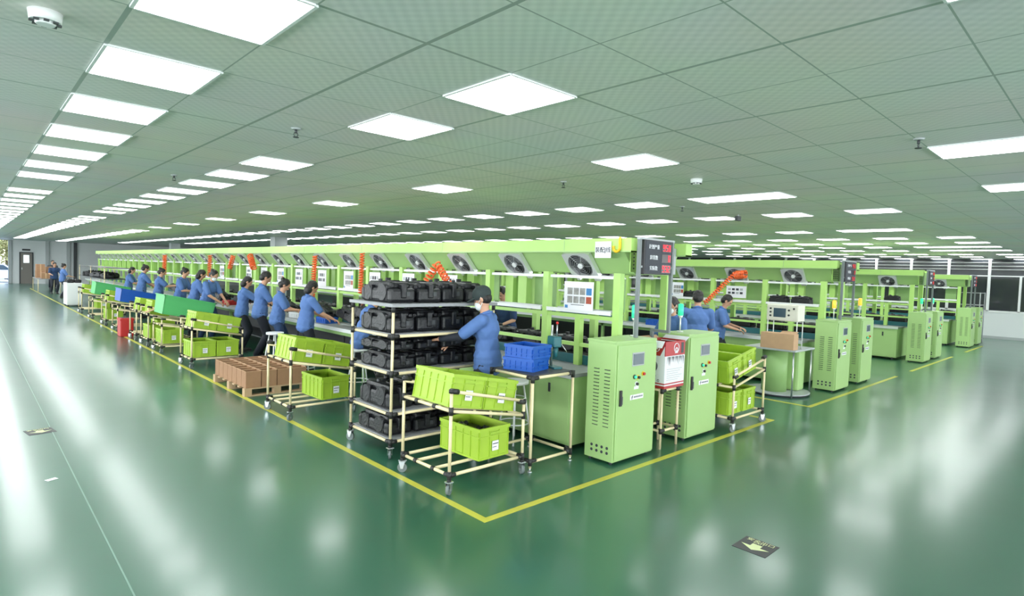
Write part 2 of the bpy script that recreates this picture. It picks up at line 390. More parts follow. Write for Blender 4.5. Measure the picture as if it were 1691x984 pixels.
# small ceiling fittings
def smoke(loc, label):
    t = thing('smoke_detector', loc, 0, label, 'smoke detector', 'smoke detectors')
    MB().tube((0, 0, 0), (0, 0, -.045), .066, 'white', .06, seg=28).tube((0, 0, -.045), (0, 0, -.058), .045, 'white', .035, seg=24).obj('body', t)
    v = MB()
    for k in range(8):
        a = k * PI / 4; v.box(math.cos(a) * .05 - .010, math.cos(a) * .05 + .010, math.sin(a) * .05 - .010, math.sin(a) * .05 + .010, -.052, -.046, 'dark')
    v.obj('vent', t)
smoke((.28, 3.48, CZ), 'round white smoke detector in the top left ceiling corner')
smoke((6.03, 3.44, CZ), 'small round white smoke detector above the twin light panels')
def sprk(loc, label):
    t = thing('sprinkler', loc, 0, label, 'sprinkler', 'ceiling sprinklers')
    MB().tube((0, 0, 0), (0, 0, -.012), .04, 'grey', .03, seg=18).tube((0, 0, -.012), (0, 0, -.04), .010, 'dark').obj('body', t)
    MB().tube((0, 0, -.07), (0, 0, -.075), .024, 'dark').path([(-.012, 0, -.035), (-.018, 0, -.055), (-.004, 0, -.07)], .003, 'dark').path([(.012, 0, -.035), (.018, 0, -.055), (.004, 0, -.07)], .003, 'dark').obj('deflector', t)
for loc, lb in (((1.99, 4.76, CZ), 'ceiling sprinkler head above the workers at left'), ((5.3, 1.18, CZ), 'ceiling sprinkler head beside the lone light panel at right'),
                ((5.3, 4.79, CZ), 'ceiling sprinkler head over the near end of the first line'), ((2.0, 8.6, CZ), 'small ceiling sprinkler head far down the aisle at left'),
                ((8.2, 4.9, CZ), 'ceiling sprinkler head near the dark twin sensor')): sprk(loc, lb)
t = thing('ceiling_sensor', (9.73, 4.73, CZ), 0, 'dark twin sensor box hanging under the ceiling near second line', 'sensor')
MB().box(-.07, .07, -.03, .03, -.1, -.02, 'dark', bev=.01).tube((0, 0, 0), (0, 0, -.03), .02, 'grey').obj('body', t)

# ------------------------------------------------------------------ crates, carts
def crate_mesh(L_, W_, H_, col, inner, name='crate', parent=None):
    b = MB(); t = .008; x, y = W_ / 2, L_ / 2
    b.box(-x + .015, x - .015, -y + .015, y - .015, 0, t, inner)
    for s in (-1, 1):
        b.box(s * (x - .012) - t / 2, s * (x - .012) + t / 2, -y + .015, y - .015, 0, H_ - .01, col)
        b.box(-x + .015, x - .015, s * (y - .012) - t / 2, s * (y - .012) + t / 2, 0, H_ - .01, col)
        # rim
        b.box(s * (x - .008) - .010, s * (x - .008) + .010, -y, y, H_ - .03, H_, col)
        b.box(-x, x, s * (y - .008) - .010, s * (y - .008) + .010, H_ - .0301, H_ - .0001, col)
        b.box(s * (x - .007) - .007, s * (x - .007) + .007, -y + .002, y - .002, H_ - .085, H_ - .075, col)
        b.box(-x + .002, x - .002, s * (y - .007) - .007, s * (y - .007) + .007, H_ - .085, H_ - .075, col)
        b.box(s * (x - .008) - .006, s * (x - .008) + .006, -y + .01, y - .01, .0, .02, col)
        b.box(-x + .01, x - .01, s * (y - .008) - .006, s * (y - .008) + .006, .0, .02, col)
        n = 5
        for k in range(n + 1):
            yy = -y + .02 + (2 * y - .04) * k / n; b.box(s * (x - .006) - .006, s * (x - .006) + .006, yy - .004, yy + .004, .01, H_ - .02, col)
        n = 3
        for k in range(n + 1):
            xx = -x + .02 + (2 * x - .04) * k / n; b.box(xx - .004, xx + .004, s * (y - .006) - .006, s * (y - .006) + .006, .01, H_ - .02, col)
        for k in range(9):   # rim pockets
            yy = -y + .05 + (2 * y - .1) * k / 8; b.box(s * (x - .008) - .006, s * (x - .008) + .006, yy - .012, yy + .012, H_ - .002, H_ + .001, inner)
        for k in range(6):
            xx = -x + .05 + (2 * x - .1) * k / 5; b.box(xx - .012, xx + .012, s * (y - .008) - .006, s * (y - .008) + .006, H_ - .002, H_ + .001, inner)
        b.box(-.06, .06, s * (y - .007) - .009, s * (y - .007) + .009, H_ - .068, H_ - .045, inner)
    return b.obj(name, parent)
cr = thing('plastic_crate', (0, 0, 0), 0, 'x', 'crate')
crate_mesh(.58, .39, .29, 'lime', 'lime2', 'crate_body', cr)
MB().box(-.035, .045, -.2945, -.2925, .07, .16, 'paper').box(-.03, .04, -.2955, -.2944, .13, .138, 'ink').box(-.03, .02, -.2955, -.2944, .10, .106, 'ink').obj('paper_label', cr); snap(cr)
cr_used = False
def crate(loc, label, group, rot=(0, 0, 0)):
    global cr_used
    if not cr_used:
        cr_used = True; cr.location = loc; cr.rotation_euler = rot; cr['label'] = label; cr['group'] = group; return cr
    return dup(cr, loc, label=label, group=group, rot=rot)

def caster(parent, x, y, ang, top=.135):
    c = MB((x, y, 0)); ca, sa = math.cos(ang), math.sin(ang)
    c.tube((x - sa * .013, y + ca * .013, .045), (x + sa * .013, y - ca * .013, .045), .045, 'pole', seg=20)
    o = MB((x, y, 0)); 
    o.tube((x, y, top - .02), (x, y, top), .02, 'joint').box(x - .03, x + .03, y - .026, y + .026, top - .03, top - .02, 'steel')
    for s in (-1, 1):
        ox, oy = -sa * .02 * s, ca * .02 * s
        o.poly([(x + ox - ca * .03, y + oy - sa * .03, top - .03), (x + ox + ca * .03, y + oy + sa * .03, top - .03), (x + ox + ca * .012, y + oy + sa * .012, .035), (x + ox - ca * .012, y + oy - sa * .012, .035)], 'steel', thick=(ox * .15, oy * .15, .001))
    o.tube((x - sa * .024, y + ca * .024, .045), (x + sa * .024, y - ca * .024, .045), .009, 'steel')
    f = o.obj('caster', parent, loc=(x, y, 0)); c.obj('wheel', f, loc=(0, 0, 0))
def pipe(b, a, c, r=.0145): b.tube(a, c, r, 'cream', seg=14)
def jt(b, a, d, ln=.07, r=.0205):
    a = Vector(a); d = Vector(d).normalized() * ln / 2; b.tube(a - d, a + d, r, 'joint', seg=12)

CW, CD = .86, .72
def make_cart():
    t = thing('pipe_cart', (0, 0, 0), 0, 'x', 'cart'); x, y = CW / 2, CD / 2
    hl, hr, ml, mr, bz = .89, .70, .715, .56, .165
    for i, (sx, sy) in enumerate(((-1, -1), (-1, 1), (1, -1), (1, 1))):
        h = hl if sx < 0 else hr
        if (sx, sy) == (-1, 1): h = .86
        pipe_b = MB(); pipe(pipe_b, (sx * x, sy * y, .13), (sx * x, sy * y, h)); pipe_b.obj('post', t)
        caster(t, sx * x, sy * y, (.5, 2.3, 1.2, 2.9)[i])
    segs = []
    for s in (-1, 1):
        segs += [((-x, s * y, bz), (x, s * y, bz)), ((s * x, -y, bz + .001), (s * x, y, bz + .001)), ((-x, s * y, ml), (x, s * y, mr))]
    segs += [((-x, -y, ml), (-x, y, ml)), ((x, -y, mr), (x, y, mr)), ((-x, -y, hl - .005), (x, -y, hr - .005)), ((-x, y, hl - .03), (x, y, hr - .005))]
    for k in (-.13, .14): segs += [((-x, k, bz), (x, k, bz)), ((-x, k, ml), (x, k, mr))]
    for a_, b_ in segs: f = MB(); pipe(f, a_, b_); f.obj('rail', t)
    for sx in (-1, 1):
        for sy in (-1, 1):
            h = hl if sx < 0 else hr; j = MB()
            jt(j, (sx * x, sy * y, bz), (0, 0, 1)); jt(j, (sx * x - sx * .035, sy * y, bz), (1, 0, 0), .05); jt(j, (sx * x, sy * y - sy * .035, bz), (0, 1, 0), .05); j.obj('joint', t)
            j = MB(); jt(j, (sx * x, sy * y, ml if sx < 0 else mr), (0, 0, 1)); j.obj('joint', t)
            j = MB(); jt(j, (sx * x - sx * .03, sy * y, h - .01), (1, 0, -.2), .08, .024); jt(j, (sx * x, sy * y, h - .005), (0, 0, 1), .03, .024); j.obj('joint', t)
    for k in (-.13, .14):
        for sx in (-1, 1):
            j = MB(); jt(j, (sx * x, k, bz), (0, 1, 0), .045); j.obj('joint', t); j = MB(); jt(j, (sx * x, k, ml if sx < 0 else mr), (0, 1, 0), .045); j.obj('joint', t)
    return snap(t)
cart0 = make_cart(); cart_used = False
def cart(cx, cy, rz, label, load=True, low=(0.0,), lowlab='', toplab='', dy=0):
    global cart_used
    if not cart_used: cart_used = True; t = cart0; t.location = (cx, cy, 0); t.rotation_euler = (0, 0, rz); t['label'] = label; t['group'] = 'cream pipe carts along the bays'
    else: t = dup(cart0, (cx, cy, 0), rz, label, 'cream pipe carts along the bays')
    tilt = math.atan2(.155, CW)
    sg = 1 if abs(rz) < 1 else -1
    if load:
        for k, s in enumerate((-1, 1)):
            xx = s * .198; zz = (.715 + .56) / 2 - xx / CW * .155 + .017
            crate((cx + sg * xx * math.cos(tilt), cy + dy, zz), toplab % (('higher', 'lower')[k]), 'crates tipped on the cart tops', rot=(0, tilt * sg, 0))
    for k, xx in enumerate(low):
        crate((cx + xx, cy + .02, .183), lowlab % (('aisle-side', 'bench-side')[k] if '%s' in lowlab else ()) if '%s' in lowlab else lowlab, 'crates on the cart bottoms', rot=(0, 0, .03))
    return t
cart(3.42, 4.24, 0, 'cream pipe cart on casters at the corner of the yellow line', low=(.15,), lowlab='lime crate holding dark parts on the bottom of the corner cart', toplab='tipped lime crate on the %s end of the corner cart', dy=.02)
cart(3.33, 7.33, 0, 'cream pipe cart between the cardboard pallet and the shelf rack', low=(.20,), lowlab='open empty lime crate on bottom of cart beside the pallet', toplab='tipped lime crate, %s end, on cart beside the pallet')
cart(3.38, 11.75, 0, 'cream pipe cart standing behind the cardboard pallet', low=(-.2, .2), lowlab='lime crate on bottom of cart behind the pallet, %s one', toplab='tipped lime crate, %s end, on cart behind the pallet')
c_ = cart(3.40, 14.0, 0, 'cream pipe cart under the teal-green bin', load=False, low=(-.2,), lowlab='lime crate on bottom of cart under the teal-green bin'); c_.scale.z = .8
cart(3.38, 15.1, 0, 'cream pipe cart next past the teal-green bin', load=False, low=(-.2,), lowlab='lime crate on bottom of cart with the cardboard sheet')
cart(3.38, 16.3, 0, 'cream pipe cart beside the red bin', low=(.2,), lowlab='lime crate on bottom of cart beside the red bin', toplab='tipped lime crate, %s end, on cart beside the red bin')
cart(3.38, 18.6, 0, 'cream pipe cart under the blue bin', load=False, low=(), lowlab='').scale.z = .8
cart(3.38, 20.3, 0, 'cream pipe cart between the blue bin and the far teal bin', low=(-.2,), lowlab='lime crate on bottom of cart near the blue bin', toplab='tipped lime crate, %s end, on cart past the blue bin')
cart(3.38, 22.7, 0, 'cream pipe cart under the far teal bin', load=False, low=(), lowlab='').scale.z = .8
cart(3.38, 25.0, 0, 'furthest cream pipe cart before the white cabinet', low=(.2,), lowlab='lime crate on bottom of the furthest cart', toplab='tipped lime crate, %s end, on the furthest cart')
cart(7.42, 3.70, PI, 'cream pipe cart right of the second control cabinet', low=(-.2, .2), lowlab='lime crate low on cart right of second cabinet, %s one', toplab='tipped lime crate, %s end, on cart right of second cabinet', dy=.02)
# parts inside the corner cart's lower crate
for k in range(9):
    a = random.random() * 3; x = 3.57 + random.uniform(-.09, .09); y = 4.26 + random.uniform(-.18, .18)
    o = MB((x, y, .40)); o.path([(x - .05 * math.cos(a), y - .05 * math.sin(a), .38), (x, y, .42), (x + .06 * math.cos(a), y + .06 * math.sin(a), .395)], .016, 'dark' if k % 3 else 'steel', 8)
    o.ball((x, y, .41), (.03, .025, .02), 'dark'); q = o.obj('metal_part'); tag(q, 'small %s bent metal part heaped in the corner cart lower crate' % ('dark' if k % 3 else 'silver'), 'metal part', 'dark metal parts in the lower crate' if k % 3 else 'silver metal parts in the lower crate')
q = MB((3.57, 4.26, .2)).box(3.41, 3.72, 4.03, 4.5, .194, .385, 'black', bev=.02).obj('part_heap'); tag(q, 'heap of dark parts filling the corner cart lower crate', 'metal parts', kind='stuff')

def bin_(name, loc, L_, W_, H_, m, label, rot, cat='bin'):
    o = crate_mesh(L_, W_, H_, m, m, name); o.location = loc; o.rotation_euler = rot; tag(o, label, cat); return o
def smooth_bin(name, loc, sx, sy, sz, m, label, rot):
    b = MB(); t = .012
    b.poly([(-sx / 2, -sy / 2, 0), (sx / 2, -sy / 2, 0), (sx / 2, sy / 2, 0), (-sx / 2, sy / 2, 0)], m, thick=(0, 0, t))
    for s in (-1, 1):
        b.poly([(s * sx / 2, -sy / 2, 0), (s * sx / 2, sy / 2, 0), (s * (sx / 2 + .03), sy / 2 + .03, sz), (s * (sx / 2 + .03), -sy / 2 - .03, sz)], m, thick=(-s * t, 0, 0))
        b.poly([(-sx / 2, s * sy / 2, 0), (sx / 2, s * sy / 2, 0), (sx / 2 + .03, s * (sy / 2 + .03), sz), (-sx / 2 - .03, s * (sy / 2 + .03), sz)], m, thick=(0, -s * t, 0))
        b.box(s * (sx / 2 + .03) - .015, s * (sx / 2 + .03) + .015, -sy / 2 - .045, sy / 2 + .045, sz - .02, sz, m)
        b.box(-sx / 2 - .045, sx / 2 + .045, s * (sy / 2 + .03) - .015, s * (sy / 2 + .03) + .015, sz - .02, sz, m)
    o = b.obj(name); o.location = loc; o.rotation_euler = rot; tag(o, label, 'bin'); return o
smooth_bin('plastic_bin', (3.46, 14.1, .715), .94, .72, .40, 'teal', 'large smooth teal-green bin tipped on a pipe cart', (0, .19, 0))
smooth_bin('plastic_bin', (3.44, 18.6, .715), .9, .75, .34, 'blue', 'dark blue smooth bin tipped on a cart far along the aisle', (0, .19, 0))
smooth_bin('plastic_bin', (3.44, 22.7, .715), .9, .8, .38, 'teal', 'small far teal-green bin tipped on a cart before the white cabinet', (0, .19, 0))
o = MB((3.1, 14.6, .9)).box(2.85, 3.6, 14.53, 14.79, .9, .907, 'kraft2', rot=Euler((0, -.35, 0))).obj('cardboard_sheet'); tag(o, 'pale cardboard sheet leaning between teal-green bin and crates', 'cardboard')
crate((3.182, 15.1, .695), 'lime crate on cart right behind the cardboard sheet', 'crates tipped on the cart tops', rot=(0, .18, 0))
o = MB((2.93, 17.15, 0)).box(2.8, 3.08, 16.95, 17.35, 0, .46, 'red', bev=.02).box(2.79, 3.09, 16.94, 17.36, .40, .44, 'red').box(2.85, 3.03, 17.0, 17.3, .452, .462, 'dark').obj('red_bin'); tag(o, 'upright red bin on the floor between pipe carts', 'bin')

# ------------------------------------------------------------------ shelf rack with black housings
def make_housing(name='black_housing'):
    b = MB()
    b.box(-.15, .15, -.27, .27, .0, .13, 'black', bev=.03)
    b.box(-.12, .12, -.22, .20, .11, .185, 'black', bev=.03)
    b.tube((-.16, -.12, .09), (.16, -.12, .09), .075, 'black', seg=18).tube((-.155, .14, .08), (.155, .14, .08), .07, 'black', seg=18)
    b.box(-.03, .03, -.285, .285, .04, .17, 'black', bev=.01)
    for k in range(4): b.box(-.155, .155, -.2 + k * .13, -.19 + k * .13, .02, .15, 'black')
    b.ring((0, -.1, .185), .05, .014, (0, 0, 1), 'black', seg=16)
    b.tube((.07, .1, .17), (.07, .1, .215), .028, 'black', seg=12).tube((-.08, .02, .17), (-.08, .02, .205), .02, 'dark', seg=10)
    b.box(-.157, -.145, -.17, -.08, .07, .12, 'dark').box(.02, .06, -.29, -.27, .06, .1, 'dark')
    return b.obj(name)
hz = make_housing(); hz_used = False
def housing(loc, rz, label, group, rot=None, scale=1):
    global hz_used
    if not hz_used: hz_used = True; o = hz
    else: o = hz.copy(); COL.objects.link(o)
    o.location = loc; o.rotation_euler = rot or (0, 0, rz); o.scale = (scale,) * 3 if not isinstance(scale, tuple) else scale
    tag(o, label, 'plastic housing', group); return o
RX0, RX1, RY0, RY1 = 3.1, 4.42, 5.0, 5.82
RZ = (.165, .44, .85, 1.225, 1.53)
rk = thing('shelf_rack', ((RX0 + RX1) / 2, (RY0 + RY1) / 2, 0), 0, 'five-shelf cream pipe rack on casters filled with black housings', 'rack')
O = ((RX0 + RX1) / 2, (RY0 + RY1) / 2, 0)
for i, (x, y) in enumerate(((RX0, RY0), (RX0, RY1), (RX1, RY0), (RX1, RY1))):
    p = MB(O); pipe(p, (x, y, .13), (x, y, 1.52)); p.obj('post', rk, loc=(0, 0, 0)); caster(rk, x - O[0], y - O[1], 1 + i, .135)
for i, z in enumerate(RZ):
    s = MB(O); s.box(RX0 + .016, RX1 - .016, RY0 + .016, RY1 - .016, z, z + .022, 'dgrey') if i < 4 else s.box(RX0 - .03, RX1 + .03, RY0 - .03, RY1 + .03, z - .01, z + .022, 'dgrey')
    s.obj('shelf', rk, loc=(0, 0, 0))
    if i < 4:
        for yy in (RY0, RY1): r = MB(O); pipe(r, (RX0, yy, z), (RX1, yy, z)); r.obj('rail', rk, loc=(0, 0, 0))
        for xx in (RX0, RX1): r = MB(O); pipe(r, (xx, RY0, z), (xx, RY1, z)); r.obj('rail', rk, loc=(0, 0, 0))
    for x, sx in ((RX0, 1), (RX1, -1)):
        for y, sy in ((RY0, 1), (RY1, -1)):
            j = MB(O); jt(j, (x, y, z - (.03 if i == 4 else 0)), (0, 0, 1))
            if i < 4: jt(j, (x + sx * .04, y, z), (1, 0, 0), .06); jt(j, (x, y + sy * .04, z), (0, 1, 0), .06)
            j.obj('joint', rk, loc=(0, 0, 0))
names = ['bottom shelf', 'second shelf up', 'middle shelf', 'fourth shelf up', 'top shelf']
for i, z in enumerate(RZ):
    for k in range(4):
        xs = RX0 + .185 + k * .32
        housing((xs - (.0 if i == 4 else 0), 5.41 + random.uniform(-.02, .02), z + .0235), 0, 'black plastic housing, %s from the aisle end on the rack %s' % (ORD[k], names[i]), 'black housings on the rack', scale=(1.0, 1.15, (1.05, 1.3, .85, 1.2, 1.15)[i]))
        if i == 2: housing((xs, 5.41, z + .21), .05, 'black plastic housing stacked %s on the upper layer of the rack middle shelf' % ORD[k], 'black housings on the rack', scale=(.95, 1.1, .6))

# ------------------------------------------------------------------ work table, blue crates, drill
tb = thing('work_table', (4.22, 4.15, 0), 0, 'cream pipe work table with dark top beside the green bench', 'table'); O = (4.22, 4.15, 0)
tx0, tx1, ty0, ty1 = 3.93, 4.51, 3.85, 4.44
for x, y in ((tx0, ty0), (tx1, ty0), (tx0, ty1), (tx1, ty1)):
    p = MB(O); pipe(p, (x, y, .04), (x, y, .90)); p.tube((x, y, 0), (x, y, .012), .022, 'steel').tube((x, y, .01), (x, y, .05), .009, 'steel').obj('leg', tb, loc=(0, 0, 0))
for z in (.10, .905):
    for a_, b_ in (((tx0, ty0, z), (tx1, ty0, z)), ((tx0, ty1, z), (tx1, ty1, z)), ((tx0, ty0, z), (tx0, ty1, z)), ((tx1, ty0, z), (tx1, ty1, z))):
        r = MB(O); pipe(r, a_, b_); r.obj('rail', tb, loc=(0, 0, 0))
for x, sx in ((tx0, 1), (tx1, -1)):
    for y, sy in ((ty0, 1), (ty1, -1)):
        for z in (.10, .895): j = MB(O); jt(j, (x, y, z), (0, 0, 1)); jt(j, (x + sx * .04, y, z + .008), (1, 0, 0), .06); jt(j, (x, y + sy * .04, z + .008), (0, 1, 0), .06); j.obj('joint', tb, loc=(0, 0, 0))
MB(O).box(tx0 + .01, tx1 - .01, ty0 + .01, ty1 - .01, .915, .930, 'dark').obj('table_top', tb, loc=(0, 0, 0))
o = crate_mesh(.36, .32, .125, 'blue', 'blue', 'blue_crate'); o.location = (4.16, 4.18, .931); o.rotation_euler = (0, 0, .25); tag(o, 'lower blue crate of two stacked on the work table', 'crate', 'blue crates on the table')
q = o.copy(); COL.objects.link(q); q.location = (4.17, 4.17, 1.058); q.rotation_euler = (0, 0, .15); tag(q, 'upper blue crate of two stacked on the work table', 'crate', 'blue crates on the table')
dp = thing('drill_press', (4.45, 4.07, .93), -.3, 'small teal bench drill press with steel column on the work table', 'drill press')
MB().box(-.05, .05, -.1, .1, 0, .02, 'tealm', bev=.005).obj('base', dp)
MB().tube((0, .05, .02), (0, .05, .44), .012, 'steel', seg=16).obj('column', dp)
MB().box(-.045, .045, -.08, .07, .22, .33, 'tealm', bev=.012).tube((0, -.04, .12), (0, -.04, .22), .02, 'tealm', .026).obj('head', dp)
MB().tube((0, -.05, .33), (0, -.05, .46), .007, 'steel').ball((0, -.05, .47), .016, 'red').path([(.05, -.03, .27), (.1, -.05, .2), (.12, -.06, .17)], .005, 'steel').obj('lever', dp)

# ------------------------------------------------------------------ stool
st0 = thing('stool', (0, 0, 0), 0, 'x', 'stool')
SH = .66
MB().tube((0, 0, SH), (0, 0, SH + .035), .15, 'white', seg=24).obj('seat', st0)
for a in range(4):
    A = PI / 4 + a * PI / 2; MB().tube((math.cos(A) * .2, math.sin(A) * .2, 0), (math.cos(A) * .09, math.sin(A) * .09, SH), .011, 'white', seg=10).obj('leg', st0)
MB().ring((0, 0, .22), .165, .008, (0, 0, 1), 'white', seg=28).ring((0, 0, .5), .118, .006, (0, 0, 1), 'white', seg=24).obj('foot_ring', st0); snap(st0)
st_used = False
def stool(x, y, label):
    global st_used
    if not st_used: st_used = True; st0.location = (x, y, 0); st0['label'] = label; st0['group'] = 'white-legged stools'
    else: dup(st0, (x, y, 0), random.random(), label, 'white-legged stools')
stool(4.52, 4.70, 'white-legged stool behind the man in the dark cap')
stool(4.28, 7.85, 'tall white-legged stool under the brown-haired seated worker')
stool(4.12, 9.35, 'white-legged stool nearest the woman seen from behind')
stool(4.05, 10.45, 'white-legged stool between the two women near the pallet')
stool(4.05, 9.9, 'white-legged stool behind the cart by the pallet')

# ------------------------------------------------------------------ pallet of cardboard
pl = thing('wooden_pallet', (3.38, 9.3, 0), 0, 'small wooden pallet on the floor carrying brown cardboard dividers', 'pallet')
px, py = .47, .72
for yy in (-py + .05, 0, py - .05):
    MB().box(-px, px, yy - .05, yy + .05, 0, .018, 'wood').obj('bottom_board', pl)
    for xx in (-px + .05, 0, px - .05): MB().box(xx - .05, xx + .05, yy - .05, yy + .05, .018, .1, 'wood').obj('block', pl)
for k in range(7):
    yy = -py + .05 + k * (2 * py - .1) / 6; MB().box(-px, px, yy - .045, yy + .045, .1, .118, 'wood').obj('deck_board', pl)
cdv = None; n = 0
for i in range(4):
    for jj in range(7):
        x, y = 3.38 - px + .13 + i * .226, 9.3 - py + .12 + jj * .20
        if cdv is None:
            c = MB(); h = .24; sx, sy = .105, .093
            for s in (-1, 1): c.box(s * sx - .002, s * sx + .002, -sy, sy, 0, h, 'kraft').box(-sx, sx, s * sy - .002, s * sy + .002, 0, h, 'kraft')
            c.box(-sx, sx, -.002, .002, 0, h - .02, 'kraft').box(-sx, sx, -sy, sy, 0, .004, 'kraft2')
            for s in (-1, 1): c.box(s * sx - .004, s * sx + .004, -sy, sy, h - .006, h, 'kraft2').box(-sx, sx, s * sy - .004, s * sy + .004, h - .006, h, 'kraft2')
            cdv = c.obj('cardboard_box'); o = cdv
        else: o = cdv.copy(); COL.objects.link(o)
        o.location = (x, y, .1185); tag(o, 'open cardboard box, %s row from aisle, %s from the pallet near edge' % (ORD[i], ORD[jj]), 'cardboard box', 'cardboard boxes on the pallet')

# ------------------------------------------------------------------ control cabinets
def make_cabinet():
    t = thing('control_cabinet', (0, 0, 0), 0, 'x', 'cabinet'); w, d, h = .70, .36, 1.245
    b = MB(); b.box(0, w, 0, d, .03, h, 'mgreen', bev=.006).box(-.006, w + .006, -.006, d + .006, h - .02, h + .006, 'mgreen', bev=.004)
    for x in (.04, w - .04):
        for y in (.05, d - .05): b.tube((x, y, 0), (x, y, .032), .016, 'dark')
    b.obj('cabinet_body', t)
    dr = MB(); dr.box(.018, w - .012, -.016, -.002, .05, h - .035, 'mgreen', bev=.005); do = dr.obj('door', t)
    MB().box(.05, .085, -.035, -.016, .60, .76, 'joint', bev=.006).box(.058, .077, -.045, -.035, .62, .70, 'dark').obj('door_handle', do)
    MB().box(.25, .46, -.022, -.016, .985, 1.125, 'grey', bev=.003).box(.265, .445, -.026, -.022, 1.0, 1.11, 'screen').obj('touch_screen', do)
    for i, (x, z, m, m2) in enumerate(((.30, .875, 'joint', 'grn'), (.36, .865, 'btny', 'joint'), (.45, .895, 'btny', 'red'), (.335, .80, 'white', 'joint'))):
        MB().tube((x, -.016, z), (x, -.024, z), .024, m, seg=20).tube((x, -.024, z), (x, -.042, z), .015, m2, seg=16).obj('button', do)
    MB().box(.30, .38, -.018, -.016, .745, .775, 'paper').obj('legend_plate', do)
    s = MB(); s.box(.24, .47, -.0185, -.016, .64, .69, 'paper')
    s.poly([(.235, -.0187, .678), (.28, -.0187, .668), (.285, -.0187, .69), (.262, -.0187, .672)], 'ink', thick=(0, -.001, 0)).poly([(.262, -.0187, .672), (.28, -.0187, .668), (.268, -.0187, .636)], 'ink', thick=(0, -.001, 0))
    for k in range(8): s.box(.30 + k * .02, .312 + k * .02, -.0195, -.0184, .657, .674, 'ink' if k % 3 else 'dark')
    s.obj('maker_sticker', do)
    lv = MB()
    for k in range(17):
        z = .95 - k * .036
        for y in (.10, .235): lv.box(-.004, 0, y - .034, y + .034, z, z + .009, 'dark').box(-.010, -.001, y - .034, y + .034, z + .009, z + .014, 'mgreen', rot=Euler((0, .3, 0)))
    lv.obj('louvres', t)
    hl = MB()
    for y in (.07, .135, .20, .265):
        for z in (.115, .165): hl.tube((-.003, y, z), (.001, y, z), .015, 'ink', seg=16)
    hl.obj('cable_holes', t)
    return snap(t)
cb0 = make_cabinet(); k = 0
cabs = [(4.71, 'nearest light green control cabinet, left of the red and white carton', 'x'), (6.12, 'light green control cabinet right of the red and white carton', 'x'),
        (11.02, 'green control cabinet under the amber lamp of the second bay', 'x'), (12.40, 'second green control cabinet of the second bay', 'x'),
        (17.25, 'green control cabinet at the end of the third bay, nearer one', 'x'), (18.60, 'green control cabinet at the end of the third bay, further one', 'x'),
        (23.2, 'green control cabinet of the furthest bay, nearer one', 'x'), (24.62, 'furthest green control cabinet near the right partition', 'x')]
for i, (x, lb, _) in enumerate(cabs):
    y = 3.47 if i % 2 == 0 else 3.49
    if i == 0: cb0.location = (x, y, 0); cb0['label'] = lb; cb0['group'] = 'control cabinets at the line ends'
    else: dup(cb0, (x, y, 0), 0, lb, 'control cabinets at the line ends')
def beacon(x, y, z, m, label, hh=.33):
    t = thing('signal_lamp', (x, y, z), 0, label, 'signal lamp', 'signal lamps on cabinets')
    MB().tube((0, 0, 0), (0, 0, .012), .04, 'alu', seg=18).tube((0, 0, .012), (0, 0, hh - .13), .009, 'alu').tube((0, 0, hh - .16), (0, 0, hh - .13), .018, 'alu', .03).obj('stand', t)
    MB().tube((0, 0, hh - .13), (0, 0, hh), .032, m, seg=20).ball((0, 0, hh), (.032, .032, .015), m).obj('lens', t)
beacon(5.32, 3.70, 1.252, 'grn', 'green signal lamp on the nearest control cabinet')
beacon(6.30, 3.72, 1.252, 'grn', 'green signal lamp on the cabinet right of the carton')
beacon(11.45, 3.68, 1.252, 'amb', 'amber lit signal lamp on the second bay cabinet')
beacon(12.9, 3.68, 1.252, 'amb', 'amber signal lamp on the further second bay cabinet', .36)
beacon(17.8, 3.68, 1.252, 'grn', 'green signal lamp on the third bay cabinet')
beacon(19.0, 3.68, 1.252, 'grn', 'green signal lamp on the further third bay cabinet')

# carton on its pipe stand
sd = thing('pipe_stand', (5.78, 3.62, 0), 0, 'cream pipe stand with leaning legs under the red and white carton', 'stand')
for sx, sy in ((-1, -1), (1, -1), (-1, 1), (1, 1)):
    p = MB(); pipe(p, (sx * .165, sy * .12 , .0), (sx * .165, sy * .12, .66)); p.obj('leg', sd)
for z in (.2, .655):
    for s in (-1, 1):
        r = MB(); pipe(r, (-.165, s * .12, z), (.165, s * .12, z)); r.obj('rail', sd); r = MB(); pipe(r, (s * .165, -.12, z), (s * .165, .12, z)); r.obj('rail', sd)
for sx in (-1, 1):
    for sy in (-1, 1):
        for z in (.2, .65): j = MB(); jt(j, (sx * .165, sy * .12, z), (0, 0, 1), .06); jt(j, (sx * .13, sy * .12, z), (1, 0, 0), .05); j.obj('joint', sd)
ct = thing('printed_carton', (5.79, 3.62, .678), 0, 'open red and white printed carton on the pipe stand between cabinets', 'carton')
cw, cdp, ch = .20, .155, .52
b = MB(); b.box(-cw, cw, -cdp, cdp, 0, .01, 'cwhite')
for s in (-1, 1):
    for z0, z1, m in ((0, .03, 'cred'), (.03, .045, 'cwhite'), (.045, .06, 'cred'), (.06, .36, 'cwhite'), (.36, ch, 'cred')):
        b.box(s * cw - .003, s * cw + .003, -cdp, cdp, z0, z1, m).box(-cw, cw, s * cdp - .003, s * cdp + .003, z0, z1, m)
b.obj('box_body', ct)
fl = MB(); fl.box(-cw, cw, cdp - .01, cdp + .08, ch, ch + .004, 'kraft2', rot=Euler((.5, 0, 0))).box(cw - .02, cw + .1, -cdp, cdp, ch, ch + .004, 'cwhite', rot=Euler((0, -.5, 0))).box(-cw - .09, -cw + .0, -cdp, cdp, ch - .03, ch - .026, 'cwhite', rot=Euler((0, -.9, 0))); fl.obj('flaps', ct)
ar = MB()
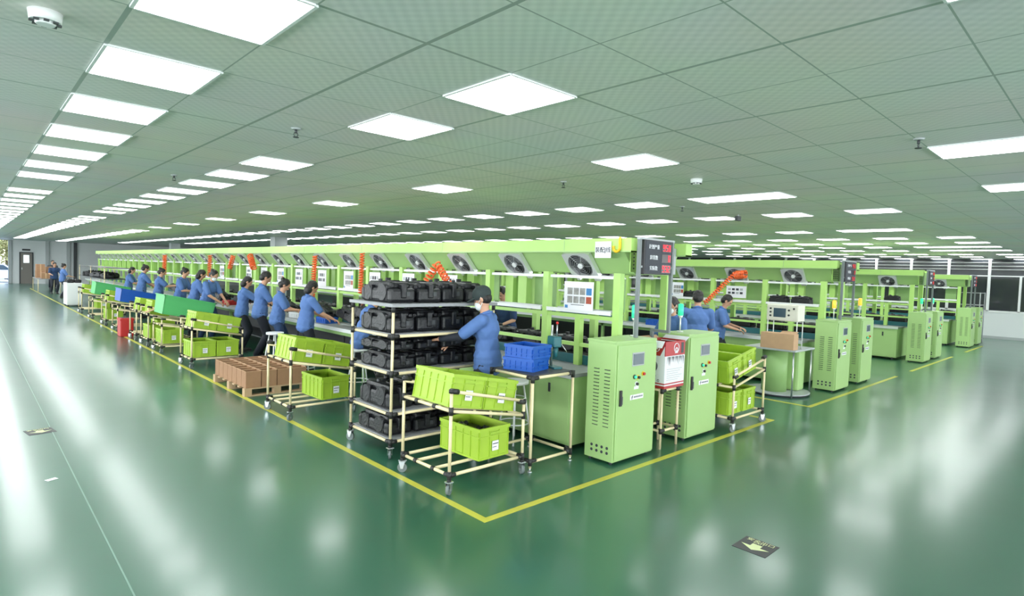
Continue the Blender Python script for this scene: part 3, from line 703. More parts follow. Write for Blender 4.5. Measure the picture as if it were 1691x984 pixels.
ar.ring((0.02, -cdp - .004, .445), .05, .005, (0, 1, 0), 'cwhite', seg=24).ring((.02, -cdp - .004, .425), .02, .006, (0, 1, 0), 'cwhite', seg=16).box(-.01, .05, -cdp - .005, -cdp - .003, .385, .395, 'cwhite')
ar.ring((-cw - .004, -.04, .45), .045, .005, (1, 0, 0), 'cwhite', seg=24).poly([(-cw - .005, -.04, .49), (-cw - .005, -.07, .43), (-cw - .005, -.01, .43)], 'cwhite', thick=(-.001, 0, 0))
ar.poly([(-cw - .0045, -cdp + .005, .47), (-cw - .0045, -cdp + .06, .36), (-cw - .0045, -cdp + .005, .36)], 'cwhite', thick=(-.001, 0, 0))
ar.box(.12, .17, -cdp - .005, -cdp - .003, .38, .50, 'dark')
for k in range(14):
    x = -.17 + k * .025; ar.poly([(x, -cdp - .004, .355), (x + .022, -cdp - .004, .345), (x + .014 + random.uniform(-.01, .01), -cdp - .004, .25 + random.uniform(0, .05))], 'dark' if k % 3 else 'grey', thick=(0, -.001, 0))
ar.ring((-cw - .004, 0.0, .24), .055, .013, (1, 0, 0), 'dark', seg=24).box(-cw - .006, -cw - .003, -.035, .035, .19, .28, 'grey').box(-cw - .007, -cw - .004, -.03, .01, .16, .18, 'dark').box(-cw - .006, -cw - .003, -.05, .06, .125, .145, 'grey')
for k in range(6):
    ar.box(-.16, .15 - .04 * (k % 3), -cdp - .0045, -cdp - .003, .21 - k * .024, .215 - k * .024, 'grey')
for k in range(3): ar.ring((-cw - .004, -.08 + k * .06, .085), .012, .003, (1, 0, 0), 'dark', seg=14)
ar.obj('printed_artwork', ct)

# ------------------------------------------------------------------ production counter board
def board(ox, oy, label, digits, full):
    t = thing('production_board', (ox, oy, 0), 0, label, 'display board', 'production counter boards'); 
    MB().box(0, .53, -.03, .03, 1.93, 2.30, 'signb', bev=.006).box(.012, .518, -.034, -.028, 1.945, 2.288, 'ink').obj('board_housing', t)
    MB().box(-.07, -.035, -.015, .02, 1.253 - (0 if full else 1.253), 2.30, 'pole').obj('post', t)
    MB().box(.565, .60, -.015, .02, 1.27, 2.30, 'pole').box(.565, .60, .02, .235, 1.27, 1.30, 'pole').box(.565, .60, .20, .235, 0, 1.27, 'pole').obj('post', t)
    MB().box(-.07, .60, -.02, .024, 2.30, 2.32, 'grey').box(-.035, 0, -.01, .01, 2.0, 2.02, 'grey').box(.53, .565, -.01, .01, 2.0, 2.02, 'grey').obj('crossbar', t)
    SEG = {'0': 'abcdef', '9': 'abcdfg', '5': 'acdfg', '3': 'abcdg', '2': 'abdeg'}
    for r_, (lab, num) in enumerate(digits):
        z = 2.225 - r_ * .115
        text(lab, .052, 'paper', t, 'row_lettering', (.17, -.036, z), (PI / 2, 0, 0))
        L_ = MB(); L_.box(.325, .510, -.036, -.034, z - .045, z + .045, mat_led_bg, )
        for q, chh in enumerate(num.rjust(3)):
            if chh == ' ': continue
            x0 = .34 + q * .056; w_, h_, tk = .036, .070, .0065; zz = z - h_ / 2
            P = {'a': (0, w_, h_ - tk, h_), 'd': (0, w_, 0, tk), 'g': (0, w_, h_ / 2 - tk / 2, h_ / 2 + tk / 2), 'f': (0, tk, h_ / 2, h_), 'b': (w_ - tk, w_, h_ / 2, h_), 'e': (0, tk, 0, h_ / 2), 'c': (w_ - tk, w_, 0, h_ / 2)}
            for sgm in SEG[chh]:
                a, b_, c_, d_ = P[sgm]; L_.box(x0 + a, x0 + b_, -.039, -.036, zz + c_, zz + d_, 'led' if ox < 8 else 'led2')
        L_.obj('digit_panel', t)
    return t
mat_led_bg = mat('led_background', (.02, .003, .004), .3)
board(5.27, 3.60, 'black board with red digits 950, 0 and 932 above the carton', (('计划产量', '950'), ('异常数', '0'), ('实际数', '932')), True)
board(11.54, 3.58, 'black counter board with dim red digits beside the second line', (('计划产量', '950'), ('异常数', '0'), ('实际数', '932')), True)
board(17.81, 3.58, 'dark narrow counter board at the end of the third line', (('计划产量', '950'), ('异常数', '0'), ('实际数', '932')), True)
board(23.77, 3.58, 'dark counter board at the end of the furthest line', (('计划产量', '950'), ('异常数', '0'), ('实际数', '932')), True)

# ------------------------------------------------------------------ assembly lines
def fan_parts():
    # local frame: +z is outward normal, x along line, y up the slope
    fr_ = MB(); R = .165; hx, hy, n = .205, .185, 32; i = fr_._m('alu')
    pts = []
    for k in range(n):
        a = 2 * PI * (k + .5) / n; d = Vector((math.cos(a), math.sin(a)))
        s_ = min(hx / abs(d.x) if abs(d.x) > 1e-6 else 9, hy / abs(d.y) if abs(d.y) > 1e-6 else 9)
        pts.append((d * R, d * s_))
    vi = [fr_.bm.verts.new((p[0].x, p[0].y, .055)) for p in pts]; vo = [fr_.bm.verts.new((p[1].x, p[1].y, .055)) for p in pts]
    vo2 = [fr_.bm.verts.new((p[1].x, p[1].y, 0)) for p in pts]; vi2 = [fr_.bm.verts.new((p[0].x, p[0].y, .005)) for p in pts]
    for k in range(n):
        q = (k + 1) % n
        for A, B_ in ((vi, vo), (vo, vo2), (vi2, vi)): fr_.bm.faces.new((A[k], A[q], B_[q], B_[k])).material_index = i
    fr_.box(-.16, -.11, -.225, -.17, 0, .05, 'alu').box(.11, .16, -.225, -.17, 0, .05, 'alu').tube((.19, -.2, .01), (.19, -.2, .06), .022, 'alu')
    m1 = fr_.mesh('fan_frame')
    bl = MB(); bl.tube((0, 0, .004), (0, 0, .006), R, 'joint', seg=32)
    for k in range(7):
        a = 2 * PI * k / 7; c, s_ = math.cos(a), math.sin(a); c2, s2 = math.cos(a + .55), math.sin(a + .55)
        bl.poly([(c * .04, s_ * .04, .012), (c * .155, s_ * .155, .012), (c2 * .155, s2 * .155, .035), (c2 * .04, s2 * .04, .03)], 'dark', thick=(0, 0, .002))
    m2 = bl.mesh('fan_blades')
    gr = MB()
    for rr in (.055, .08, .105, .13, .155): gr.ring((0, 0, .056), rr, .0018, (0, 0, 1), 'steel', seg=28, rs=4)
    for k in range(3):
        a = PI * k / 3; gr.tube((-math.cos(a) * .165, -math.sin(a) * .165, .056), (math.cos(a) * .165, math.sin(a) * .165, .056), .0022, 'steel', seg=5)
    m3 = gr.mesh('fan_grille')
    hb = MB(); hb.tube((0, 0, .03), (0, 0, .066), .036, 'white', .032, seg=20); m4 = hb.mesh('fan_hub')
    return m1, m2, m3, m4
FM = fan_parts()
def add_obj(name, me, parent):
    o = bpy.data.objects.new(name, me); COL.objects.link(o); o.parent = parent; return o
def assembly(off, yend, label, nbay, pit=1.13, detail=True):
    xb = 5.15 + off; xc = 5.77 + off; O = (xc, 3.66, 0)
    t = thing('assembly_line', O, 0, label, 'assembly line', 'green assembly lines'); Z = (0, 0, 0)
    def P(b, n, par=None): return b.obj(n, par or t, loc=Z)
    for s in (-1, 1):
        xo = xc + s * .62; xi = xc + s * .48
        b = MB(O); b.box(min(xo, xi), max(xo, xi), 3.66, yend, 2.16, 2.31, 'mgreen2').box(min(xo, xi) - .004, max(xo, xi) + .004, 3.66, yend, 2.16, 2.175, 'mgreen')
        yy = 4.6
        while yy < yend: b.box(min(xo, xi) - .003, max(xo, xi) + .003, yy, yy + .012, 2.16, 2.312, 'mgreen'); yy += 2.4
        P(b, 'overhead_beam')
    d = .21
    b = MB(O); b.prism([(xc - .54, 2.165), (xc - .54 + d, 1.925), (xc + .54 - d, 1.925), (xc + .54, 2.165), (xc + .48, 2.26), (xc - .48, 2.26)], 3.80, yend, 'mgreen'); P(b, 'air_duct')
    b = MB(O); b.box(xc - .44, xc - .14, 3.785, 3.80, 1.95, 2.27, 'mgreen2')
    for r_ in range(7):
        for c in range(3): b.tube((xc - .39 + c * .09, 3.775, 1.99 + r_ * .04), (xc - .39 + c * .09, 3.786, 1.99 + r_ * .04), .007, 'dark', seg=8)
    P(b, 'perforated_panel')
    b = MB(O); b.box(xc - .1, xc + .46, 3.775, 3.80, 1.94, 2.25, 'grey' if off == 0 else 'mgreen3'); P(b, 'end_plate')
    ang = math.atan2(.24, d)  # slope angle
    y = 4.47; k = 0
    nrm = Vector((-.24, 0, -d)).normalized(); up = Vector((-d, 0, .24)).normalized(); xa = Vector((0, -1, 0))
    R3 = Matrix((xa, up, xa.cross(up))).transposed()
    if R3.col[2].dot(nrm) < 0: xa = -xa; R3 = Matrix((xa, up, xa.cross(up))).transposed()
    while y < yend - .3:
        f_ = add_obj('fan', FM[0], t); f_.location = Vector((xc - .54 + d / 2, y, 2.04)) + nrm * .004 - Vector(O); f_.rotation_euler = R3.to_euler()
        for nm, me in (('fan_blades', FM[1]), ('fan_hub', FM[3])): add_obj(nm, me, f_)
        if y < 12: add_obj('fan_grille', FM[2], f_)
        y += pit; k += 1
    xu = 5.30 + off; ys = [3.91, 4.99]
    while ys[-1] + 1.1 < yend: ys.append(ys[-1] + 1.1)
    for yy in ys:
        for s in (-1, 1):
            x = xu if s < 0 else 2 * xc - xu
            if s > 0 and yy > 12: continue
            P(MB(O).box(x - .04, x + .04, yy - .045, yy + .045, .84, 1.93, 'mgreen2'), 'upright')
    # white shelf rails and trays, bay by bay
    for a, c in zip(ys[:-1], ys[1:]):
        P(MB(O).box(xu - .01, xu + .03, a + .05, c - .05, 1.862, 1.895, 'white').box(xu + .03, xu + .2, a + .05, c - .05, 1.87, 1.878, 'alu'), 'shelf_rail')
        tr = MB(O); tr.box(xu - .06, xu + .14, a + .05, c - .05, 1.462, 1.478, 'alu').box(xu - .065, xu - .055, a + .05, c - .05, 1.455, 1.50, 'white').box(xu + .135, xu + .145, a + .05, c - .05, 1.455, 1.50, 'white')
        P(tr, 'tray_shelf')
    # green panels seen behind
    for q, (a, c) in enumerate(zip(ys[:-1], ys[1:])):
        pb = MB(O); x = xu + .28
        if q == 0: pb.box(x, x + .02, a + .12, a + .42, 1.48, 1.88, 'mgreen3')
        else:
            pb.box(x, x + .02, a + .12, a + .5, 1.48, 1.88, 'mgreen3').box(x - .12, x + .1, a + .54, a + .70, 1.48, 1.90, 'mgreen2').box(x - .12, x + .1, a + .80, a + .95, 1.48, 1.90, 'mgreen2')
        P(pb, 'back_panel')
        P(MB(O).box(xu - .03, xu + .03, a + .045, c - .045, 1.395, 1.44, 'mgreen2'), 'cross_bar')
        P(MB(O).box(xu - .03, xu + .03, a + .045, c - .045, 1.06, 1.10, 'mgreen2'), 'cross_bar')
    P(MB(O).box(xu - .035, xu + .035, 4.42, 4.50, .84, 1.395, 'mgreen2'), 'upright')
    # bench body
    y = 4.05; k = 0
    while y < yend:
        y2 = min(y + 2.2, yend)
        if off > 10 or y < 6:
            bb = MB(O); bb.box(4.73 + off, 6.83 + off, y + .004, y2 - .004, .06, .80, 'mgreen')
            bb.box(4.722 + off, 4.73 + off, y + .03, y2 - .03, .09, .78, 'mgreen', bev=.003).box(4.716 + off, 4.724 + off, y + .3, y + .33, .60, .70, 'dark')
            for fy in (y + .1, y2 - .1): bb.tube((4.80 + off, fy, 0), (4.80 + off, fy, .06), .025, 'dark').tube((6.76 + off, fy, 0), (6.76 + off, fy, .06), .025, 'dark')
            P(bb, 'bench_cabinet')
        else:
            for fx in (4.80 + off, 6.76 + off): P(MB(O).box(fx - .03, fx + .03, y + .1, y + .16, 0, .80, 'mgreen3'), 'bench_leg')
            P(MB(O).box(4.77 + off, 4.83 + off, y, y2, .72, .80, 'mgreen3'), 'bench_rail')
            P(MB(O).box(4.85 + off, 6.7 + off, y, y2, .25, .28, 'dark'), 'lower_shelf')
            P(MB(O).box(5.5 + off, 6.0 + off, y + .02, y2 - .02, .28, .72, 'dark'), 'dark_void_block')  # dark block stands in for the dark void under the bench
        y = y2
    P(MB(O).box(4.70 + off, 6.85 + off, 4.03, yend, .80, .84, 'dgrey').box(4.695 + off, 4.71 + off, 4.03, yend, .79, .85, 'alu'), 'bench_top')
    P(MB(O).box(5.36 + off, 6.18 + off, 3.95, yend, .841, .925, 'dark').box(5.34 + off, 5.36 + off, 3.95, yend, .841, .95, 'tealm').box(6.18 + off, 6.20 + off, 3.95, yend, .841, .95, 'mgreen2'), 'conveyor')
    return t, ys
_, YS = assembly(0, 38, 'long light green assembly line with fans, nearest to the aisle, signed J', 30)
assembly(6.27, 24, 'second green assembly line behind the first, with orange coiled hose', 10)
assembly(12.54, 16, 'third green assembly line, behind the amber lamp cabinets', 5)
assembly(18.5, 12, 'furthest green assembly line near the right partition', 4)
# signs on the first beam
t = thing('beam_sign', (5.146, 4.02, 2.17), 0, 'white printed sheet hung on the near end of the green beam', 'sign')
MB().box(-.014, -.008, -.11, .11, -.075, .105, 'paper').obj('sheet', t)
text('装配J线', .066, 'ink', t, 'lettering', (-.016, 0, 0.01), (PI / 2, 0, -PI / 2))
t = thing('letter_sign', (5.14, 3.82, 2.235), 0, 'orange letter J fixed to the end of the green beam', 'letter')
MB().path([(-.014, -.03, .085), (-.014, -.03, -.03)] + [(-.014, .012 - .042 * math.cos(a * PI / 8), -.03 - .042 * math.sin(a * PI / 8)) for a in range(1, 9)] + [(-.014, .054, -.01)], .015, 'letter', 8).obj('letter_body', t)

# instruction sheets on the line
def sheet(x, y, z, w, h, label, style, off=0):
    t = thing('instruction_sheet', (x, y, z), 0, label, 'notice sheet', 'sheets hanging on the lines')
    MB().box(-.006, 0, -w / 2, w / 2, -h / 2, h / 2, 'paper').obj('sheet', t)
    p = MB()
    if style == 'photos':
        for c in range(4):
            for r_ in range(2):
                m = 'photo' if c < 3 else ('photob' if r_ == 0 else 'photor')
                yy = w / 2 - .06 - c * (w - .06) / 4 - .03; zz = h * .16 - r_ * h * .30
                p.box(-.008, -.006, yy - w * .095, yy + w * .085, zz - h * .12, zz + h * .12, m)
        p.box(-.008, -.006, -w * .2, w * .25, -h * .33, -h * .31, 'ink').box(-.008, -.006, w * .36, w * .46, -h * .45, -h * .34, 'photob')
    else:
        for r_ in range(2):
            for c in range(4): p.box(-.008, -.006, w * .34 - c * w * .2 - w * .07, w * .34 - c * w * .2 + w * .07, h * .12 - r_ * h * .3, h * .3 - r_ * h * .3, 'ink' if (c + r_) % 3 else 'grey')
        if style == 'red': p.box(-.008, -.006, -w * .4, w * .4, -h * .42, -h * .3, 'photor')
    p.obj('print', t)
sheet(5.224, 4.42, 1.655, .44, .33, 'white sheet with eight small photos on the near line end', 'photos')
sheet(5.224, 6.9, 1.70, .36, .27, 'white notice sheet just above the rack top shelf', 'text')
sheet(5.224, 8.0, 1.68, .34, .30, 'white notice with a red band behind the orange hose', 'red')
for i, y in enumerate((9.05, 10.0, 11.1, 12.2, 13.2, 14.2, 15.2, 17.3)): sheet(5.224, y, 1.66, .36, .33, 'white notice sheet, %s one left of the rack' % ORD[i], 'text' if i % 3 != 1 else 'photos')
sheet(11.50, 5.55, 1.66, .42, .24, 'grey notice board sheet under the second line fan', 'text')
sheet(11.50, 6.9, 1.66, .3, .3, 'pale sheet on the second line near the masked woman', 'photos')

# coiled air hoses
def coil(a, b_, n, R, label, r=.012):
    a, b_ = Vector(a), Vector(b_); d = (b_ - a); u = d.cross(Vector((.3, 1, .1))).normalized(); v = d.cross(u).normalized(); pts = []
    N_ = n * 10
    for k in range(N_ + 1):
        q = k / N_; an = 2 * PI * n * q; pts.append(a + d * q + (u * math.cos(an) + v * math.sin(an)) * R)
    o = MB(a).path(pts, r, 'orange', 5).obj('coiled_hose'); tag(o, label, 'hose', 'orange coiled hoses'); return o
coil((5.02, 6.95, 1.98), (4.98, 7.25, 1.62), 7, .05, 'orange coiled hose, left leg of the triangle above the rack', .014)
coil((5.02, 6.95, 1.99), (4.98, 6.62, 1.74), 6, .045, 'orange coiled hose, right leg of the triangle above the rack', .014)
coil((5.0, 9.1, 2.15), (4.98, 9.1, 1.45), 16, .035, 'orange hose hanging behind the brown-haired worker')
coil((5.0, 10.95, 2.1), (4.98, 11.0, 1.25), 18, .04, 'red-orange hose hanging beside the standing woman', .014)
coil((5.0, 15.7, 2.1), (4.98, 15.9, 1.75), 8, .05, 'orange hose in front of the fans left of the masked worker')
coil((5.0, 14.5, 2.1), (4.98, 14.2, 1.8), 8, .06, 'thick orange hose between fans above the bending worker', .016)
coil((5.0, 17.6, 2.1), (4.98, 17.6, 1.5), 12, .05, 'red hose hanging above the masked worker')
coil((5.0, 22.6, 2.1), (4.98, 22.6, 1.45), 12, .06, 'orange hose far down the first line', .016)
coil((11.15, 5.42, 2.03), (10.8, 5.85, 1.42), 16, .04, 'long orange hose slanting down from the second line fan', .014)
coil((11.15, 5.42, 2.0), (11.15, 5.2, 2.02), 6, .07, 'orange hose bundle in front of the second line fan', .018)

# goods on the conveyor
k = 0
for off, n, nm in ((0, 22, 'the first line'), (6.27, 8, 'the second line'), (12.54, 5, 'the third line'), (18.5, 4, 'the furthest line')):
    for i in range(n):
        y = 4.35 + i * .66
        housing((5.77 + off, y, .926), 0, 'black housing on the belt of %s, %s from its near end' % (nm, ordn(i)), 'black housings on the conveyors', scale=1.0)
for i, (y, rt) in enumerate(((8.9, .5), (9.5, .3), (10.6, .4), (12.3, .3), (13.9, .5), (14.9, .2), (16.8, .4), (18.4, .3), (19.3, .4), (21.2, .3))):
    housing((5.02, y, .865 + .27 * math.sin(rt)), 0, 'black housing tilted on the bench edge, %s from the rack' % ordn(i), 'tilted housings on the bench', rot=(rt, .1, .3))
for i, (y, m) in enumerate(((8.35, 'blue'), (10.35, 'blue'), (11.6, 'white'), (13.3, 'white'), (14.4, 'white'), (15.8, 'red'), (6.4, 'blue'), (17.7, 'white'))):
    o = bin_('parts_tray', (4.98, y, .842), .34, .26, .11, m, '%s parts tray on the bench edge, %s from the rack' % ({'blue': 'blue', 'white': 'white', 'red': 'red'}[m], ordn(i)), (0, 0, .1 * (i % 3)), 'tray')
    o['group'] = 'parts trays on the bench'
    for q in range(3):
        x, yy = 4.98 + random.uniform(-.04, .04), y - .10 + .1 * q
        p = MB((x, yy, .9)); p.ball((x, yy, .885), (.035, .03, .03), 'dark' if (q + i) % 2 else 'steel', sub=1).tube((x, yy, .88), (x + .03, yy + .03, .95), .01, 'steel' if q % 2 else 'photor')
        tag(p.obj('small_component'), 'small %s component, %s from the near end, in %s tray from the rack' % ('dark' if (q + i) % 2 else 'silver', ORD[q], ordn(i)), 'component', 'small components in trays')
for i, (x, y) in enumerate(((6.45, 5.1), (6.42, 6.4), (12.82, 5.0), (11.2, 7.2))):
    bin_('parts_tray', (x, y, .842), .4, .3, .12, 'blue', ('blue tray on the far bench edge behind the nearest cabinet', 'blue tray across the first line left of the crossing pipes', 'blue tray on the far side of the second line', 'blue tray on the second line before the blue shirted worker')[i], (0, 0, .2), 'tray')
# black parts bins behind second line etc.
for i, (x, y, z) in enumerate(((11.61, 4.3, 1.48), (11.61, 4.72, 1.48), (11.61, 6.6, 1.48), (17.88, 4.35, 1.48))):
    housing((x, y, z), 0, ('black part on the upper tray at the second line end', 'second black part on the upper tray of the second line', 'black part on the upper tray deeper in the second line', 'black part on the upper tray of the third line')[i], 'black parts on upper trays', scale=(.6, .65, .8))

# second bay: tester, table and carton
tb = thing('test_bench', (10.2, 4.1, 0), 0, 'green bench on a round base holding the beige tester', 'bench')
MB().box(-.42, .42, -.42, .42, .76, .79, 'grey', bev=.004).obj('bench_top', tb)
MB().tube((0, 0, .03), (0, 0, .05), .5, 'grey', seg=40).tube((0, 0, 0), (0, 0, .03), .46, 'dark', seg=40).obj('round_base', tb)
MB().tube((-.12, .02, .05), (-.12, .02, .76), .2, 'mgreen3', seg=28).obj('drum', tb)
MB().box(.08, .36, -.3, .3, .05, .74, 'mgreen', bev=.04).obj('green_housing', tb)
for x in (-.38, .38): MB().tube((x, -.38, 0), (x, -.38, .76), .013, 'steel').obj('leg', tb)
te = thing('tester', (10.12, 4.0, 1.245), 0, 'beige tester with dark screen raised on thin legs, second bay', 'instrument')
MB().box(-.14, .14, -.26, .26, 0, .27, 'beige', bev=.012).box(-.146, -.14, -.24, .24, .02, .25, 'beige').box(-.1,.1,-.262,-.258,.05,.22,'beige').obj('case', te)
MB().box(-.152, -.144, -.06, .14, .06, .21, 'screen').obj('screen', te)
for i, (y, z) in enumerate(((.19, .2), (.19, .14), (.19, .08), (-.11, .18), (-.11, .1), (-.19, .21))): MB().tube((-.146, y, z), (-.158, y, z), .016, 'joint', seg=14).obj('knob', te)
for x in (-.12, .12):
    for y in (-.24, .24): MB().tube((x, y, -.455), (x, y, 0), .008, 'white').obj('leg', te)
o = MB((9.86, 4.0, .79)).box(9.79, 9.985, 3.72, 4.26, .79, 1.05, 'kraft2', bev=.004).box(9.79, 9.98, 3.72, 3.98, 1.05, 1.055, 'kraft2', rot=Euler((0, -.3, 0))).obj('cardboard_box'); tag(o, 'tan cardboard box under the beige tester', 'cardboard box')

# ------------------------------------------------------------------ people
def bake(me_bm, name, vox, parent, mats, smooth=2):
    o = me_bm.obj(name, parent, loc=(0, 0, 0))
    m = o.modifiers.new('r', 'REMESH'); m.mode = 'VOXEL'; m.voxel_size = vox; m.use_smooth_shade = True
    s = o.modifiers.new('s', 'SMOOTH'); s.factor = .5; s.iterations = smooth
    dg_ = bpy.context.evaluated_depsgraph_get(); dg_.update()
    me = bpy.data.meshes.new_from_object(o.evaluated_get(dg_)); o.modifiers.clear(); old = o.data; o.data = me; bpy.data.meshes.remove(old)
    me.materials.clear()
    for q in mats: me.materials.append(M[q])
    for p in me.polygons: p.material_index = 0; p.use_smooth = True
    return o
def ik(a, t, l1, l2, pole):
    a, t = Vector(a), Vector(t); d = t - a; L_ = min(d.length, (l1 + l2) * .995); d = d.normalized() * L_; t = a + d
    x = (l1 * l1 - l2 * l2 + L_ * L_) / (2 * L_); hh = math.sqrt(max(l1 * l1 - x * x, 0)); pn = Vector(pole); pn = (pn - d.normalized() * pn.dot(d.normalized())).normalized()
    return a + d.normalized() * x + pn * hh, t
def person(x, y, face, h, label, hair='short', lean=.12, hands=((.42, .16, 1.0), (.42, -.16, 1.0)), mask=False, cap=False, pants='jeans', sit=None, vox=.009, female=False, nod=.35, hairm='hair', sleeve=None, turn=0, apron=None, fingers=True, shirt='shirt'):
    """local frame: +x forward, +y left; face = heading angle"""
    k = h / 1.68
    t = thing('person', (x, y, 0), face, label, 'person', 'workers in blue shirts')
    hipz = .90 * k if sit is None else sit + .09
    hip = Vector((0, 0, hipz))
    up = Vector((math.sin(lean), 0, math.cos(lean)))
    chest = hip + up * .33 * k; neck = hip + up * .51 * k; sw = (.165 if female else .185) * k
    hd = neck + Vector((math.sin(lean + nod * .5), 0, math.cos(lean + nod * .5))) * .165 * k
    Rh = Matrix.Rotation(turn, 3, 'Z') @ Matrix.Rotation(lean * .6 + nod, 3, 'Y')
    body = MB(); G = body
    def q(v): return hd + Rh @ (Vector(v) * k)
    G.ball(hip, (.12 * k, .165 * k, .12 * k), 'skin'); G.ball(hip + up * .18 * k, (.10 * k, .14 * k, .15 * k), 'skin'); G.ball(chest, (.115 * k, .165 * k, .16 * k), 'skin')
    G.cap(neck - up * .05 * k, hd - Vector((0, 0, .03 * k)), .055 * k, .05 * k)
    G.ball(q((0, 0, .025)), (.094 * k, .076 * k, .10 * k), 'skin', rot=Rh); G.ball(q((.02, 0, -.045)), (.07 * k, .058 * k, .07 * k), 'skin', rot=Rh); G.ball(q((.055, 0, -.085)), (.03 * k, .03 * k, .022 * k), 'skin', rot=Rh)
    G.ball(q((.092, 0, -.018)), (.022 * k, .014 * k, .022 * k), 'skin', rot=Rh); G.ball(q((.08, 0, .03)), (.022 * k, .05 * k, .014 * k), 'skin', rot=Rh)
    for s in (-1, 1): G.ball(q((-.005, s * .078, -.008)), (.018 * k, .010 * k, .032 * k), 'skin', rot=Rh)
    sh = {}; els = {}; wr = {}
    for s, tg in ((1, hands[0]), (-1, hands[1])):
        S_ = neck - up * .055 * k + Vector((0, s * sw, 0)); T_ = Vector(tg)
        E_, T_ = ik(S_, T_, .285 * k, .245 * k, (-.3, s * .5, -1)); sh[s], els[s], wr[s] = S_, E_, T_
        G.cap(S_, E_, .05 * k, .038 * k); G.cap(E_, T_, .037 * k, .025 * k)
        d = (T_ - E_).normalized(); side = Vector((0, 0, 1)).cross(d).normalized() * s; dn = d.cross(side) * s
        if dn.z > 0: dn = -dn
        pc = T_ + d * .05 * k
        for u_ in (-.024, -.008, .008, .024): G.cap(T_ + d * .01 + side * u_ * .6 * k, T_ + d * .085 * k + side * u_ * k, .016 * k, .0125 * k)
        if fingers:
            for fi, (u_, ln) in enumerate(((-.030, .068), (-.010, .078), (.010, .074), (.030, .058))):
                a0 = T_ + d * .09 * k + side * u_ * k; a1 = a0 + (d * .9 + dn * .35 + side * u_ * 4).normalized() * ln * .55 * k; a2 = a1 + (d * .6 + dn * .9).normalized() * ln * .5 * k
                G.cap(a0, a1, .0095, .009); G.cap(a1, a2, .009, .0075)
            th = T_ + d * .03 * k - side * .028 * k; t1 = th + (d * .7 - side * .9 + dn * .3).normalized() * .045 * k; t2 = t1 + (d * .9 - side * .1 + dn * .4).normalized() * .032 * k
            G.cap(th, t1, .013, .0105); G.cap(t1, t2, .0105, .009)
    legs = {}
    for s in (1, -1):
        Hp = hip + Vector((0, s * .09 * k, -.03))
        if sit is None:
            an = Vector((s * .05 - .02, s * .115 * k, .085)); kn, an = ik(Hp, an, .43 * k, .42 * k, (1, s * .15, 0))
        else:
            kn = Hp + Vector((.40 * k, s * .05, -.07)); an = kn + Vector((-.12, 0, -.38 * k))
        legs[s] = (Hp, kn, an); G.cap(Hp, kn, .08 * k, .052 * k); G.cap(kn, an, .052 * k, .036 * k)
        G.ball(an + Vector((.05, 0, -.045)), (.11 * k, .036 * k, .03), 'skin')
    bake(body, 'body', vox, t, ['skin'], 1)
    # trousers
    c = MB(); c.ball(hip + Vector((0, 0, -.01)), (.135 * k, .178 * k, .13 * k), pants); c.ball(hip + up * .08 * k, (.125 * k, .165 * k, .09 * k), pants)
    for s in (1, -1):
        Hp, kn, an = legs[s]; c.cap(Hp, kn, .098 * k, .068 * k); c.cap(kn, an + Vector((0, 0, .02)), .068 * k, .056 * k)
    bake(c, 'trousers', max(vox, .012), t, [pants], 2)
    for s in (1, -1):
        an = legs[s][2]; z = an.z - .085; f_ = MB(); f_.ball(an + Vector((.055, 0, -.045)), (.13 * k, .046 * k, .042), 'shoe', sub=3).ball(an + Vector((0, 0, -.02)), (.055, .044, .05), 'shoe', sub=3).box(an.x - .06, an.x + .18, an.y - .042, an.y + .042, z, z + .02, 'shoe', bev=.008); f_.obj('shoe', t)
    # shirt
    c = MB(); 
    c.ball(chest + up * .02, (.137 * k, .188 * k, .17 * k), shirt); c.ball(hip + up * .17 * k, (.13 * k, .172 * k, .17 * k), shirt); c.ball(hip + up * .0 * k + Vector((0, 0, .02)), (.152 * k, .192 * k, .135 * k), shirt)
    c.ball(hip - up * .05 * k, (.158 * k, .202 * k, .11 * k), shirt); c.ball(hip + up * .07 * k, (.148 * k, .195 * k, .13 * k), shirt)
    c.cap(neck - up * .07 * k + Vector((0, -sw * .8, 0)), neck - up * .07 * k + Vector((0, sw * .8, 0)), .068 * k, .068 * k); c.cap(neck - up * .06, neck - up * .01, .085 * k, .068 * k)
    for s in (1, -1):
        e2 = sh[s] + (els[s] - sh[s]) * .82; c.cap(sh[s], e2, .07 * k, .064 * k)
    bake(c, 'shirt', max(vox, .011), t, [shirt], 3)
    c = MB(); ax = (hd - neck).normalized(); c.ring(neck + ax * .012, .062 * k, .013 * k, ax, shirt, seg=24); c.obj('collar', t)
    if sleeve:
        c = MB()
        for s in (1, -1): c.cap(sh[s] + (els[s] - sh[s]) * .5, els[s], .048 * k, .048 * k); c.cap(els[s], els[s] + (wr[s] - els[s]) * .92, .046 * k, .033 * k)
        bake(c, 'undersleeve', .010, t, [sleeve], 1)
    # hair / cap
    c = MB()
    if not cap:
        c.ball(q((-.018, 0, .038)), (.100 * k, .088 * k, .102 * k), hairm, rot=Rh); c.ball(q((-.045, 0, -.01)), (.072 * k, .083 * k, .085 * k), hairm, rot=Rh)
        if hair == 'bun': c.ball(q((-.10, 0, .075)), (.045 * k,) * 3, hairm); c.ball(q((-.075, 0, -.03)), (.05 * k, .06 * k, .06 * k), hairm)
        if hair == 'tail':
            c.cap(q((-.09, 0, .04)), q((-.15, 0, -.05)), .035 * k, .04 * k); c.cap(q((-.15, 0, -.05)), q((-.13, 0, -.22)), .04 * k, .022 * k)
        if hair == 'bob': c.ball(q((-.04, 0, -.07)), (.075 * k, .092 * k, .09 * k), hairm, rot=Rh)
        bake(c, 'hair', .008, t, [hairm], 1)
    else:
        c.ball(q((-.03, 0, -.005)), (.072 * k, .082 * k, .07 * k), hairm, rot=Rh); bake(c, 'hair', .008, t, [hairm], 1)
